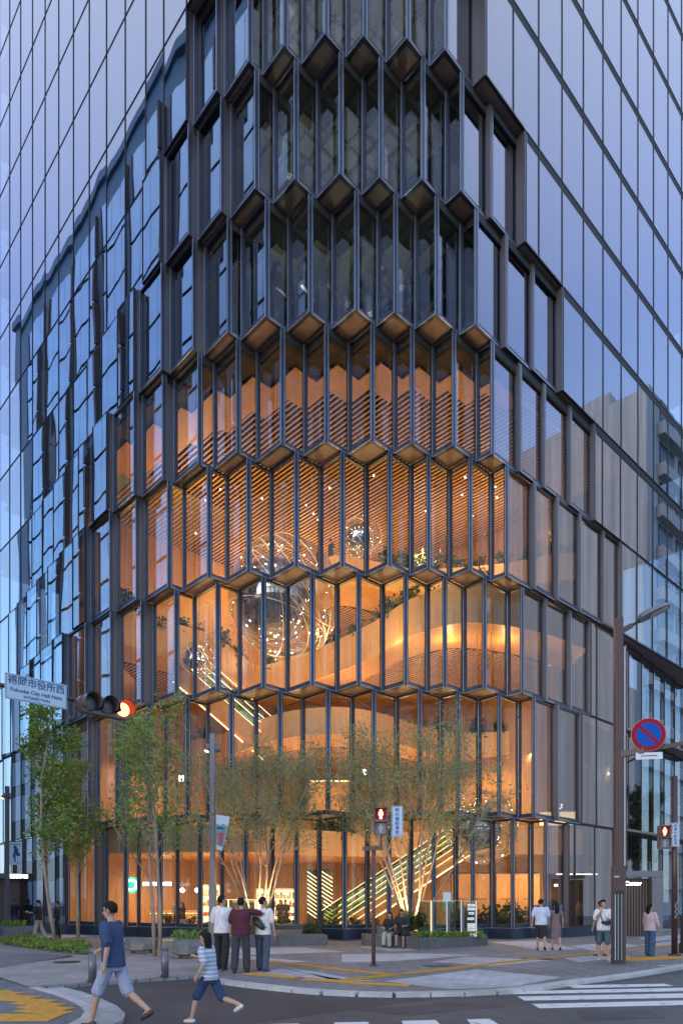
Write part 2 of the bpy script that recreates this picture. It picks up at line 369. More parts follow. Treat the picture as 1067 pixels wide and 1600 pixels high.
def win_mesh(L, Hh, w, top, bot, d, ext):
    """window ring of length L (local x), outer face at y=0, depth towards +y; ext = butt lengths at both ends"""
    key = (round(L,3), round(Hh,3), w, top, bot, d, ext)
    if key in WM: return WM[key]
    b = MB(); x0, x1 = ext[0], L + ext[1]
    b.box(x0, x0+w, 0, d, 0, Hh); b.box(x1-w, x1, 0, d, 0, Hh)
    b.box(x0+w, x1-w, .004, d-.004, 0, bot); b.box(x0+w, x1-w, .004, d-.004, Hh-top, Hh)
    e = MB(); t = .02                                               # bright edge strips standing proud of the ring
    for (p, q, r, s_) in ((x0+.004, x0+.026, .012, Hh-.012), (x1-.026, x1-.004, .012, Hh-.012)):
        b.box(p, q, -t, -.0005, r, s_)
    b.box(x0+.03, x1-.03, -t, -.0005, .006, .03)
    fm = b.mesh('window_frame', M['frame'])
    if w < .05: fm.materials.clear(); fm.materials.append(M['joint'])
    fm.materials.append(M['edge'] if w > .05 else M['joint'])
    for p in fm.polygons:
        if p.index >= 24: p.material_index = 1
    g = MB(); gy = d*.55 if w > .05 else .008
    g.box(x0+w-.006, x1-w+.006, gy, gy+.016, bot-.006, Hh-top+.006)
    WM[key] = (fm, g); return WM[key]
GM = {}
counts = [0, 0, 0]
for k in range(TOP):
    z0, z1 = Z[k], Z[k+1]; Hh = z1 - z0 - .012
    if k == 0: z0 = .46; Hh = Z[1] - .46 - .012
    for kind, c, lo, hi, flush in segs(k):
        mid = (lo+hi)/2
        bb, aa = (c, mid) if kind == 'a' else (mid, c)
        if not seen(bb, aa, z0, z1): continue
        L = hi - lo; d = .15 if not flush else .10
        if not flush and L < .6:                                    # short returns are solid metal fins
            f = MB()
            if kind == 'a': f.box(0, d, 0, L, 0, Hh); pos = (c, lo, z0)
            else: f.box(d, L+d, 0, d, 0, Hh); pos = (lo, c, z0)
            if kind == 'b': f.box(d+L*.48, d+L*.52, -.006, -.0005, .02, Hh-.02)
            f.obj('fin_panel', M['fin'], tower, loc=pos); counts[0] += 1
            continue
        # local frames: 'a' pane runs along +y, outside is -x ; 'b' pane runs along +x, outside is -y
        if flush: w, top, bot, ext = .017, .05, .06, (0.0, 0.0)
        elif kind == 'a': w, top, bot, ext = .085, .09, .20, (0.0, 0.0)
        else: w, top, bot, ext = .085, .09, .20, (d, d)
        if kind == 'b' and flush and abs(lo - ST[k][1][-1]) < 1e-6: ext = (d, 0.0)
        fm, g = win_mesh(L, Hh, w, top, bot, d, ext)
        gname = 'gl_bay' if not flush else ('gl_left' if kind == 'a' else 'gl_right')
        if not flush and L > 1.25:
            if kind == 'b' and c < .7: gname = 'gl_right'
            if kind == 'a' and c < (.75 if k >= 5 else -.45): gname = 'gl_left'
        key = (id(fm), gname)
        if key not in GM: GM[key] = g.mesh('pane', M[gname])
        nm = 'street_window' if flush else 'bay_window'
        o = link(nm, fm, tower)
        if kind == 'a':                                             # mirror-free rotation: local x -> +y, local y -> +x needs a flip
            o.matrix_local = Matrix(((0,1,0,c),(1,0,0,lo),(0,0,1,z0),(0,0,0,1)))
        else:
            o.matrix_local = Matrix.Translation((lo, c, z0))
        link('glass_sheet' if flush else 'pane', GM[key], o); counts[2 if flush else 1] += 1
        if k == 0 and True:
            pl = MB()
            if kind == 'a': pl.box(c-.03, c+.22, lo-.03, hi-.03, 0, .45)
            else: pl.box(lo+.22 if not flush else lo, hi+.22 if not flush else hi, c-.03, c+.22, 0, .45)
            pl.obj('plinth', M['frame'], tower)
print('fins, bays, street windows', counts)

def bstair(k, a):                                                   # outline of storey k: smallest b inside at column a
    A, B = ST[k]
    if a >= A[0]: return min(0, B[0])
    for i in range(len(A)-1):
        if A[i+1] <= a < A[i]: return B[i+1]
    return None
# soffits: where a storey juts out over the one below
for k in range(1, TOP):
    cuts = sorted(set([round(x,3) for x in ST[k][0] + ST[k-1][0] + [max(ST[k-1][0][0], ST[k][0][0]) + .01]]))
    for a0, a1 in zip(cuts[:-1], cuts[1:]):
        if a1 - a0 < .03: continue
        m_ = (a0+a1)/2; up, lo_ = bstair(k, m_), bstair(k-1, m_)
        if up is None: continue
        if lo_ is None:
            continue
        if lo_ - up > .06:
            if not seen(up, m_, Z[k]-.5, Z[k]+.5): continue
            MB().box(up+.01, lo_+.02, a0+.002, a1-.002, Z[k]+.012, Z[k]+.13).obj('soffit_panel', M['soffit'], tower)
        elif up - lo_ > .06:
            MB().box(lo_+.01, up+.02, a0+.002, a1-.002, Z[k]-.012, Z[k]+.06).obj('ledge_cap', M['fin'], tower)
    # right street side: storey k flush in front of storey k-1 still stepping
    Ak, Bk = ST[k]; Al, Bl = ST[k-1]
    dep = Al[-1]
    for i in range(len(Al)-1):
        if Bl[i+1] >= Bk[-1]-.01 and Al[i] - Ak[-1] > .06:
            pass
    if k <= 3:
        for j in range(7):
            b0 = 17.5+1.94*j; dd = .35+.16*j
            MB().box(b0+.002, b0+1.938, Ak[-1]+.01, Ak[-1]+.02+dd+.4, Z[k]+.012, Z[k]+.13).obj('soffit_panel', M['soffit'], tower)
# floors of the offices above the atrium, the dark core and the roof
for k in range(5, TOP+1):
    fl = MB(); kk = min(k, TOP-1)
    cuts = sorted(set(ST[kk-1][0] + [34.0]))
    for a0, a1 in zip(cuts[:-1], cuts[1:]):
        b0 = max(bstair(kk-1, (a0+a1)/2), bstair(kk, (a0+a1)/2) or 0)
        fl.box(max(0, b0)+.22 if a1 > ST[kk-1][0][0]+.1 else b0+.22, 31, a0, a1-.001, Z[k]-.34, Z[k]+.1)
    A_ = ST[kk-1][0][-1]; fl.box(ST[kk-1][1][-1]+.3, 31, A_+.22, ST[kk-1][0][-1]+.25, Z[k]-.34, Z[k]+.1)
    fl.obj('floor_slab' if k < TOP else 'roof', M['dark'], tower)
    oc = MB()
    for a0, a1 in zip(cuts[:-1], cuts[1:]):
        b0 = max(bstair(kk-1, (a0+a1)/2), bstair(kk, (a0+a1)/2) or 0)
        if b0 < 7: oc.box(b0+1.2, 8, a0+.9, a1+.899, Z[k]-.42, Z[k]-.36)
    oc.obj('office_ceiling', M['slab'], tower)
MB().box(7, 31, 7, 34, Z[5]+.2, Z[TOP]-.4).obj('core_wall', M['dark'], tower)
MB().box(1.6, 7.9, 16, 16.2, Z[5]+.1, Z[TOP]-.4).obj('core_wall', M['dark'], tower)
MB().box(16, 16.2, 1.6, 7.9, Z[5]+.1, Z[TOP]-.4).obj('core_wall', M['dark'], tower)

for k, dv in ((5,'duct'),(6,'beam'),(7,'beam'),(8,'beam')):
    for i in range(7):
        q = MB()
        if dv == 'duct':
            a0 = 2.4 + i*.8; b0 = max(10.2 - a0, 3.2); q.tube([(b0, a0, Z[k+1]-.85), (b0+.4, a0+.8, Z[k+1]-.8), (b0+1.3, a0+.9, Z[k+1]-.85), (b0+1.5, a0+2.2, Z[k+1]-.8)], .13 + .03*(i % 3), 10)
        else:
            q.box(1.9+i*.8, 1.99+i*.8, 7.4-i*.8, 8, Z[k+1]-.52, Z[k+1]-.425); q.box(7.4-i*.8, 8, 1.9+i*.8, 1.99+i*.8, Z[k+1]-.53, Z[k+1]-.428)
        q.obj('ceiling_' + dv, M['steel'] if dv == 'duct' else M['fin'], tower)
# ---------------------------------------------------------------- atrium shell
def back_b(a): return max(5.0, 37 - a)
ZC = Z[5] - .42
# plain timber strip and slatted ceiling under the fifth storey
ce = MB(); sl_ = MB()
cuts = sorted(set([x for x in ST[4][0]] + [17.6]))
for a0, a1 in zip(cuts[:-1], cuts[1:]):
    b0 = bstair(4, (a0+a1)/2) + .3
    ce.box(b0, 31, a0, a1-.001, ZC, ZC+.06)
ce.box(ST[4][1][-1]+.3, 31, .3, .58, ZC+.07, ZC+.1)
MB.obj(ce, 'atrium_ceiling', M['gap'], tower)
rim = MB()
for a0, a1 in zip(cuts[:-1], cuts[1:]):
    b0 = bstair(4, (a0+a1)/2) + .32
    rim.box(b0+1.0, b0+2.9, a0+.7, a1+.699, ZC-.09, ZC-.012)
rim.obj('ceiling_rim', M['wood'], tower)
b = .6
while b < 24:
    a_lo = None
    for a in np.arange(.4, 19, .1):
        if bstair(4, a) is not None and bstair(4, a) + 3.0 < b: a_lo = a; break
    if a_lo is not None: sl_.box(b, b+.092, a_lo, min(22.9, max(a_lo+1, 38-b)), ZC-.062, ZC-.01)
    b += .25
tag(sl_.obj('ceiling_slats', M['slat'], tower), kind='stuff')
# back and side walls
w = MB()
w.obox((18.5, 18.5, ZC/2), (9.2,-9.2,0), (.07,.07,0), (0,0,ZC/2)); w.obj('atrium_wall', M['wood_d'], tower)
MB().box(.5, 16, 23, 23.2, 0, ZC).obj('partition_wall', M['wood_d'], tower)
MB().box(20.6, 20.8, .62, 4.2, 0, ZC).obj('partition_wall', M['dark'], tower); MB().box(20.6, 20.8, 4.21, 18, 0, ZC).obj('partition_wall', M['wood_d'], tower)  # near stretch coloured dark to keep warm light out of the street panes
MB().box(20.9, 30, 3.6, 3.7, 0, Z[3]).obj('partition_wall', M['dark'], tower)
fl = MB(); cuts = sorted(set(ST[0][0] + [26.0]))
for a0, a1 in zip(cuts[:-1], cuts[1:]): fl.box(bstair(0, (a0+a1)/2)+.25, 27, a0, a1-.001, 0, .05)
fl.obj('ground_floor', M['stone'], tower)

def smooth(pts, n=6):
    out = []
    for i in range(len(pts)-1):
        p0, p1, p2, p3 = (Vector(pts[max(0,min(len(pts)-1,j))]) for j in (i-1,i,i+1,i+2))
        for q in range(n):
            t = q/n
            out.append(.5*((2*p1) + (p2-p0)*t + (2*p0-5*p1+4*p2-p3)*t*t + (3*p1-p0-3*p2+p3)*t**3))
    out.append(Vector(pts[-1])); return out
def balcony(edge, zb, zt, back=16, slat=True, fo=.5):
    """curved timber gallery: edge is a list of plan points (world X,Y) from left to right"""
    e = smooth([Vector(p) for p in edge])
    bal = link('gallery', None, tower)
    inn = []
    for i, p in enumerate(e):
        d = (e[min(i+1,len(e)-1)] - e[max(i-1,0)]).normalized(); inn.append(p + Vector((-d.y, d.x))*.16)
    par = link('parapet', None, bal)
    for i in range(len(e)-1):
        a, b = e[i].lerp(e[i+1], .006), e[i].lerp(e[i+1], .994); c, d = inn[i+1].lerp(inn[i], .006), inn[i+1].lerp(inn[i], .994)
        MB().prism([toL(*a), toL(*b), toL(*c), toL(*d)], zb, zt).obj('timber_panel', M['wood_l'], par)
    un = MB(); fl = MB(); sl = MB()
    for i in range(len(e)-1):
        bk0 = Vector((inn[i].x*1.0, inn[i].y + back)); bk1 = Vector((inn[i+1].x, inn[i+1].y + back))
        un.prism([toL(*inn[i]), toL(*inn[i+1]), toL(*bk1), toL(*bk0)], zb+.02, zb+.10)
        fl.prism([toL(*inn[i]), toL(*inn[i+1]), toL(*bk1), toL(*bk0)], zb+.14, zb+fo)
    un.obj('underside', M['wood'], bal); fl.obj('gallery_floor', M['stone'], bal)
    if slat:
        xs = np.array([p.x for p in e]); ys = np.array([p.y for p in e])
        o_ = np.argsort(xs); xs, ys = xs[o_], ys[o_]
        b = -2.0
        while b < 26:
            run = None
            for a in np.arange(-2, 26, .25):
                X, Y = loc(b, a)
                ok = xs[0] < X < xs[-1] and Y > np.interp(X, xs, ys) + 3.2 and a + b < 37 and Y < np.interp(X, xs, ys) + back and b > .8 and a > .8
                if ok and run is None: run = a
                if (not ok or a > 25.7) and run is not None:
                    if a - run > .5: sl.box(b, b+.10, run, a, zb-.03, zb+.004)
                    run = None
            b += .25
        tag(sl.obj('slats', M['slat'], bal), kind='stuff')
        vd = MB()
        for i in range(len(e)-1):
            d = (e[i+1]-e[i]).normalized(); nn = Vector((-d.y, d.x))
            p0, p1 = inn[i] + Vector((0, 3.1)), inn[i+1] + Vector((0, 3.1))
            bk0 = Vector((inn[i].x, inn[i].y + back-.1)); bk1 = Vector((inn[i+1].x, inn[i+1].y + back-.1))
            vd.prism([toL(*p0), toL(*p1), toL(*bk1), toL(*bk0)], zb+.005, zb+.016)
        vd.obj('slat_backing', M['gap'], bal)
    return e
def pe(*q): return [P(px, Y).xy for px, Y in q]
g4 = balcony(pe((455,49),(480,43),(502,39),(540,38.2),(590,39),(650,39.8),(720,39.6),(800,39),(880,38),(960,38)), 19.3, 20.75, 12, fo=1.3)
g3 = balcony(pe((150,33.6),(195,34.6),(250,36),(330,38),(375,41),(405,43),(450,41.8),(500,39.9),(560,37.4),(600,35.5),(640,33.6),(700,32.2),(760,32),(850,33.2),(920,35.5)), 14.5, 16.3, 13)
g2 = balcony(pe((130,40),(200,42.5),(270,44),(340,42),(400,38.8),(450,36.8),(510,36),(560,36.3),(610,37.7),(660,40),(720,41.5),(800,41),(880,40),(960,41)), 10.35, 11.75, 11)
g1 = balcony(pe((150,37),(200,36.6),(270,36),(340,35.6),(400,36),(450,37.2),(520,39),(600,39.5),(680,39),(760,38),(850,37.4),(950,38)), 4.2, 5.6, 12, slat=False)

# ---------------------------------------------------------------- lamps inside the building (added to light the rooms, most without a fixture)
def lamp(p, w, c=(1,.63,.27), r=.09, name='downlight'):  # bare point light; most calls are added fill
    l = bpy.data.lights.new(name, 'POINT'); l.energy = w; l.color = c; l.shadow_soft_size = r
    o = bpy.data.objects.new(name, l); col.objects.link(o); o.location = p; return o
PW = .66
for px, Y, w_ in ((300,36,500),(380,44,650),(470,43,650),(560,42,600),(660,40,600),(760,38,500),(860,38,350)):
    lamp(P(px, Y, 21.9), w_*PW*.6)                                     # fill added above the upper gallery to light the slats
for px, Y, w_ in ((210,37,350),(280,38.5,420),(360,43,500),(450,44,500),(540,41,500),(620,38,450),(700,35.5,450),(780,34.5,380),(860,36,300)):
    lamp(P(px, Y, 17.1), w_*PW*.6)  # the same added fill above the middle gallery
for px, Y, w_ in ((330,33,250),(430,33,300),(520,33,300),(610,33,300),(700,33,250),(790,33,200)):
    lamp(P(px, Y+1, 13.9), w_*.6*PW)  # added fill hanging free in the open void
def spot(p, q, w, c=(1,.63,.27), ang=115):
    l = bpy.data.lights.new('spotlight', 'SPOT'); l.energy = w; l.color = c; l.spot_size = R(ang); l.spot_blend = 1; l.shadow_soft_size = .12
    o = bpy.data.objects.new('spotlight', l); col.objects.link(o); o.location = p
    o.rotation_euler = (Vector(q)-Vector(p)).to_track_quat('-Z','Y').to_euler(); return o
for px, Y, w_ in ((215,44,350),(300,46,450),(400,41,420),(470,39,420),(540,39,420),(620,41,420),(720,44,450),(800,43,450),(880,42,400)):
    spot(P(px, Y, 14.2), P(px, Y-1, 0), w_*PW*2.1, ang=165)
for px, Y, w_ in ((215,40,300),(290,40,300),(380,40,350),(470,41,350),(560,43,350),(650,43,380),(740,41,350),(830,40,350),(910,40,300)):
    spot(P(px, Y, 10.2), P(px, Y-1, 0), w_*PW*2.6, ang=165)
for px, Y, w_ in ((230,39,420),(290,40,420),(390,40,350),(460,43,320),(530,44,300),(610,43,280),(700,41,330),(770,38,360),(840,36,340)):
    spot(P(px, Y, 4.1), P(px, Y-.3, 0), w_*PW*2.5, ang=165)
for px, Y in ((290,33.8),(360,32.1),(430,30.9),(510,30.2),(590,30.1),(660,30.5),(730,31.2),(800,32.6)):
    p = P(px, Y, ZC-.25); spot(p, (p.x*.95, Y+7, 13), (1150 if px < 700 else 420)*PW, ang=130)  # added front fill on the parapet faces
for px, Y in ((250,36.5),(330,36),(420,35.5),(510,35),(600,35),(700,35.5),(790,36)):
    p = P(px, Y, 9.9); spot(p, (p.x, Y+8, 2), 500*PW)
for px, Y in ((230,45),(300,46),(390,41.5),(470,39.5),(550,39.5),(640,42),(730,44),(820,43.5),(900,43)):
    spot(P(px, Y, 12.0), P(px, Y-1.5, 15), 420*PW, ang=160)           # uplights added behind the lower gallery rail to brighten the underside above
for px, Y in ((230,39),(300,38.6),(380,38.4),(460,40),(540,41.5),(620,41.5),(700,41),(780,40.2),(860,39.6)):
    spot(P(px, Y, 5.9), P(px, Y-2, 10), 520*PW, ang=160)              # likewise added behind the first gallery rail
for px, Y in ((250,40),(330,38),(420,36.5),(500,36),(580,37),(660,36),(740,35),(810,35)):
    lamp(P(px, Y, 2.9), 110*PW, r=.06)  # low fill added to brighten the gallery underside and the floor
for px, Y, z_, w_ in ((872,35.5,8.6,260),(915,36,8.6,260),(950,36.5,8.4,200),(880,34.5,3.4,160),(925,35.5,3.4,160),(860,34.5,13.4,200),(920,36,13.4,200)):
    lamp(P(px, Y, z_), w_*PW*.5, r=.06)                                  # rooms on the right street side
for k in (5,6,7):
    for q in ((3.2,6.6),(6.6,3.4),(5.5,5.5)):
        lamp((*loc(*q), Z[k]+2.6), 14, (.9,1,.75), .12)  # weak lamps added in place of daylight on the office ceilings


# ---------------------------------------------------------------- ground, roads, pavements
def strip(name, px_pts, z0, z1, m, kind='structure', parent=None):
    o = MB().prism([G(*p, z1).xy[:] if len(p) == 2 else p[2:] for p in px_pts], z0, z1).obj(name, m, parent)
    if not parent: tag(o, kind=kind)
    return o
RZ = -.06
gr = MB(); gr.add([(-900,-900,RZ-.008),(900,-900,RZ-.008),(900,900,RZ-.008),(-900,900,RZ-.008)], [(0,1,2,3)])
tag(gr.obj('ground', M['asphalt2']), kind='structure')
def flat(name, pts, z, m, th=.3, parent=None):
    o = MB().prism([tuple(p) for p in pts], z-th, z).obj(name, m, parent)
    if parent is None: tag(o, kind='structure')
    return o
def gx(pts, z=0): return [G(x, y, z).xy[:] for x, y in pts]
# newly laid dark asphalt along the corner
side = gx([(-250,1535),(60,1530),(345,1522),(470,1535),(620,1545),(760,1540),(1067,1500),(1400,1450),(1500,1470),(1067,1520),(900,1541),(760,1556),(725,1556),(600,1570),(440,1592),(330,1608),(200,1640),(-300,1700)], RZ)
flat('road', side, RZ-.004, M['asphalt'], .01)
# main pavement round the tower
front = [(-420,1500),(-60,1517),(0,1527),(46,1542),(100,1540.5),(138,1536),(179,1533.5),(233,1529.5),(264,1527.5),(305,1524.5),(335,1526.5),(346,1528.5),(372,1533),(408,1537),(460,1542.5),(500,1546),(545,1548.5),(620,1550),(695,1548.5),(760,1546.5),(810,1542),(850,1537),(890,1531),(928,1527),(985,1519.5),(1049,1509.5),(1067,1506),(1300,1470)]
fp = [Vector(p) for p in gx(front)]
pavement = flat('pavement', [p[:] for p in fp] + [(130, 60), (130, 120), (-130, 120), (-130, 60)], 0, M['pave'])
# kerb stones: one by one along the curve
def along(pts, step):
    out = [pts[0]]; acc = 0
    for a, b in zip(pts[:-1], pts[1:]):
        L = (b-a).length; t = step-acc
        while t < L: out.append(a + (b-a)*t/L); t += step
        acc = L - (t-step)
    return out
kc = along(smooth([p[:] for p in fp[11:]], 4), .62)
for i in range(len(kc)-1):
    a, b = kc[i], kc[i+1]; d = (b-a).normalized(); n = Vector((d.y, -d.x))
    wd = .30
    o = MB().prism([(a + d*.002)[:], (b - d*.002)[:], (b - d*.002 + n*wd)[:], (a + d*.002 + n*wd)[:]], -.25, .006 + .002*(i % 3)).obj('kerb_stone', M['kerb'], pavement)
# foreground island with tactile paving
isl = gx([(-420,1501),(-60,1518),(0,1530),(46,1544),(85,1555),(115,1567),(130,1577),(133,1585),(126,1592),(108,1602),(60,1625),(-60,1680),(-700,1700)])
island = flat('traffic_island', isl, .006, M['pave_d'])
ap = gx([(55,1543.4),(100,1541.6),(128,1548),(155,1557.5),(183,1570),(196,1582),(193,1591),(172,1602),(120,1626),(0,1685),(-60,1681),(60,1626),(109,1603),(128,1592.5),(135,1585),(132,1576),(117,1566),(87,1554)], 0)
flat('kerb_apron', ap, -.012, M['apron'])
ke = along(smooth([Vector(p)[:] for p in gx([(46,1544),(85,1555),(115,1567),(130,1577),(133,1585),(126,1592),(108,1602),(60,1625)])], 6), .6)
for i in range(len(ke)-1):
    a, b = ke[i], ke[i+1]; d = (b-a).normalized(); n = Vector((-d.y, d.x))
    MB().prism([(a + d*.005)[:], (b - d*.005)[:], (b - d*.005 + n*.16)[:], (a + d*.005 + n*.16)[:]], -.2, .02).obj('kerb_stone', M['kerb'], island)
# warm granite of the left plaza, darker and paler fields of the pattern
def field(name, pts, m, z): return flat(name, gx(pts, z), z, m, .003, None) if 0 else tag(MB().prism(gx(pts, z), z-.003, z).obj(name, m, pavement))
field('paving_field', [(0,1513),(120,1492),(300,1499),(345,1522),(335,1525.5),(305,1523.5),(233,1528.5),(138,1535),(46,1541),(0,1526.5)], M['pave_w'], .004)
field('paving_field', [(140,1492),(250,1483),(345,1487),(372,1500),(340,1510),(300,1500)], M['pave_w'], .008)
for q in ([(394,1520),(440,1513),(515,1527),(548,1532),(440,1524.5)], [(447,1512),(500,1519),(560,1531.5),(596,1532),(528,1533.5)],
          [(600,1533),(744,1514.5),(876,1527),(800,1541),(755,1544),(699,1545)], [(534,1491),(639,1489.5),(745,1492),(622,1501),(534,1503.5)],
          [(676,1502.5),(728,1494.5),(860,1500.5),(765,1509)], [(764,1472),(834,1469.5),(905,1482.5),(850,1485.5)], [(560,1479.5),(600,1476.5),(655,1484.5),(610,1486.5)],
          [(890,1478),(960,1472),(1000,1478),(930,1486)], [(880,1497),(960,1489.5),(985,1494.5),(905,1503.5)], [(995,1464),(1067,1460),(1067,1466),(1010,1471)], [(1000,1476),(1067,1469),(1090,1473),(1020,1480)],
          [(20,1463),(160,1459),(180,1462),(40,1467)], [(160,1466),(300,1464),(330,1470),(180,1471)], [(330,1482),(470,1480),(540,1487),(380,1492)], [(345,1494),(372,1492.5),(480,1502),(440,1505)], [(-40,1470),(5,1466),(15,1468),(-40,1476)]):
    field('pale_paving', q, M['pave_l'], .004)
field('paving_field', [(0,1487),(60,1490),(118,1494),(0,1512),(-60,1514),(-200,1500)], M['pave_d'], .004)
# tactile paving, tile by tile
def tactile(p0, p1, rows, parent, z=.014, size=.3, skew=0):
    a, b = G(*p0), G(*p1); d = (b-a); L = d.length; d.normalize(); n = Vector((-d.y, d.x, 0))
    for i in range(int(L/size)):
        for r in range(rows):
            c = a + d*(i+.5)*size + n*(r+.5)*size; c.z = z
            q = c + d*size*.97; 
            if TAC.get('m') is None:
                t = MB(); t.box(-.147,.147,-.147,.147,-.01,0)
                for u in range(5): t.box(-.135,.135,-.118+.055*u-.011,-.118+.055*u+.011,-.001,.006)
                TAC['m'] = t.mesh('tactile_tile', M['yellow'])
            link('tactile_tile', TAC['m'], parent, c, math.atan2(d.y, d.x))
TAC = {}
tactile((378,1522.5),(470,1530),1,pavement); tactile((470,1531.5),(560,1537),1,pavement); tactile((548,1537.5),(648,1542),1,pavement)
tactile((390,1500),(600,1524),1,pavement); tactile((545,1533.5),(640,1521.5),1,pavement); tactile((640,1522.5),(858,1497.6),1,pavement); tactile((862,1497.4),(1100,1473),1,pavement)
tactile((985,1502),(1085,1497),3,pavement)
for j in range(6):
    x0 = [-60,-40,-20,15,25,20][j]; y0 = 1549 + 6.2*j; x1 = [38,60,84,102,108,98][j]
    tactile((x0, y0+2), (x1, y0+7.5), 1, island, .02)
tactile((-60,1560),(40,1552),2,island,.02); tactile((-60,1597),(85,1597),2,island,.02)
# crossings
def paint(q, parent=None, z=RZ+.000):
    tag(MB().prism(gx(q, z), z-.004, z).obj('crossing_stripe', M['paint'], parent))
road_marks = tag(link('crossing_marking', None), kind='structure')
for q in ([(883.5,1539.5),(1037,1537),(1051.6,1540.3),(897,1543.6)], [(789.4,1549),(1180,1541),(1200,1546),(800,1553)],
          [(808,1557),(1200,1549.5),(1220,1556),(819,1563)], [(830,1568.6),(1220,1559.5),(1240,1566),(842.4,1575)],
          [(425,1600),(468,1599),(462,1640),(405,1640)], [(522,1597.5),(575,1596.5),(592,1640),(525,1640)], [(627,1595),(680,1593.5),(730,1640),(650,1640)],
          [(729,1593),(765,1591.5),(840,1640),(770,1640)], [(320,1601.5),(362,1600.5),(330,1640),(270,1640)]): paint(q, road_marks)
for q in ([(560,1578),(700,1566),(790,1572),(640,1586)], [(900,1580),(1010,1577),(1040,1590),(915,1594)], [(215,1565),(300,1560),(330,1568),(238,1575)]):
    tag(MB().prism(gx(q, RZ), RZ-.02, RZ-.003).obj('road_patch', M['asphalt'], None), kind='structure')
# covers and gratings
def cover(px, py, rx, lab):
    c = G(px, py); tag(MB().cyl((0,0), rx, 0, .012, 28).cyl((0,0), rx*.86, .012, .016, 28).obj('manhole_cover', M['black'], None, loc=(c.x, c.y, .004)), lab, 'manhole cover')
cover(105, 1503.8, .36, 'round dark manhole cover in the warm paving by the left bollard')
for px, py, w_, lab in ((684,1509,.34,'dark square drain cover beside the yellow tactile line'), (838,1498.5,.36,'dark drain cover just behind the tactile line by the walking couple')):
    c = G(px, py); g = thing('drain_cover', lab, 'drain cover', (c.x, c.y, .004), R(20))
    MB().box(-w_,w_,-w_*.8,w_*.8,0,.008).obj('plate', M['black'], g)
    f = MB(); 
    for i in range(7): f.box(-w_*.9, w_*.9, -w_*.7+i*w_*.22, -w_*.7+i*w_*.22+.02, .008, .013)
    f.obj('grate', M['slate'], g)

# ---------------------------------------------------------------- the buildings across the two streets (seen mirrored in the facades)
def ltow(pts): return [loc(*p) for p in pts]
bl = thing('office_block', 'blue grey office block mirrored wavily in the left street facade', 'building', (C0.x, C0.y, 0), ROT)
HB = 78.6; D1 = 18
MB().box(-D1-16, -D1, 10, 82.5, 0, HB).obj('wall', M['tile_b'], bl)
MB().box(-D1-16.3, -D1+.35, 9.7, 82.8, HB+.002, HB+1.0).obj('roof', M['tile_b'], bl)
wf = MB().box(0, .12, 0, 6.4, 0, 4.3).box(.1201, .45, 0, .32, 0, 4.3).box(.1201, .25, 6.2, 6.4, 0, 4.3).mesh('window', M['bfr'])
wg = MB()
for i in range(3): wg.box(.13, .17, .36+i*1.94, 2.24+i*1.94, .04, 4.26)
wg = wg.mesh('glass_sheet', M['bgl'])
for r in range(12):
    for c_ in range(9):
        zz_ = HB - 7.0 - r*4.6
        o = link('window', wf, bl, (-D1+.002, 13 + c_*7.4, zz_)); link('glass_sheet', wg, o)
MB().box(-D1, -D1+1.2, 10, 82, 0, 21).obj('podium', M['dark'], bl)
for c_ in range(9): 
    for z_ in (1, 6.5, 12, 16.5): MB().box(-D1+1.201, -D1+1.26, 12.5+c_*7.6, 18.5+c_*7.6, z_, z_+3).obj('shop_window', M['tile_b'], bl)
br_ = thing('concrete_block', 'stained grey concrete building mirrored in the right street facade', 'building', (C0.x, C0.y, 0), ROT)
MB().box(57.9, 110, -30.5, -15, 0, 55.5).obj('wall', M['concrete'], br_)
MB().box(60, 64, -24, -20, 55.5, 58.5).obj('stair_head', M['concrete'], br_)
for r in range(12):
    MB().box(60.5, 109, -14.999, -14.2, 3+r*4.4, 4.3+r*4.4).obj('balcony', M['bwhite'], br_)
    for c_ in range(10): MB().box(61+c_*4.8, 64.6+c_*4.8, -14.999, -14.9, 4.5+r*4.4, 7.0+r*4.4).obj('window', M['farw'], br_)
bw_ = thing('apartment_block', 'lower pale block with white balcony bands mirrored in the right facade', 'building', (C0.x, C0.y, 0), ROT)
MB().box(58.5, 75, -46, -31, 0, 46).obj('wall', M['concrete'], bw_)
for r in range(10):
    MB().box(57.2, 58.498, -45.5, -31.2, 2+r*4.4, 3.8+r*4.4).obj('balcony', M['bwhite'], bw_)
    MB().box(58.35, 58.497, -45, -31.6, 4.0+r*4.4, 6.0+r*4.4).obj('window', M['bfr'], bw_)

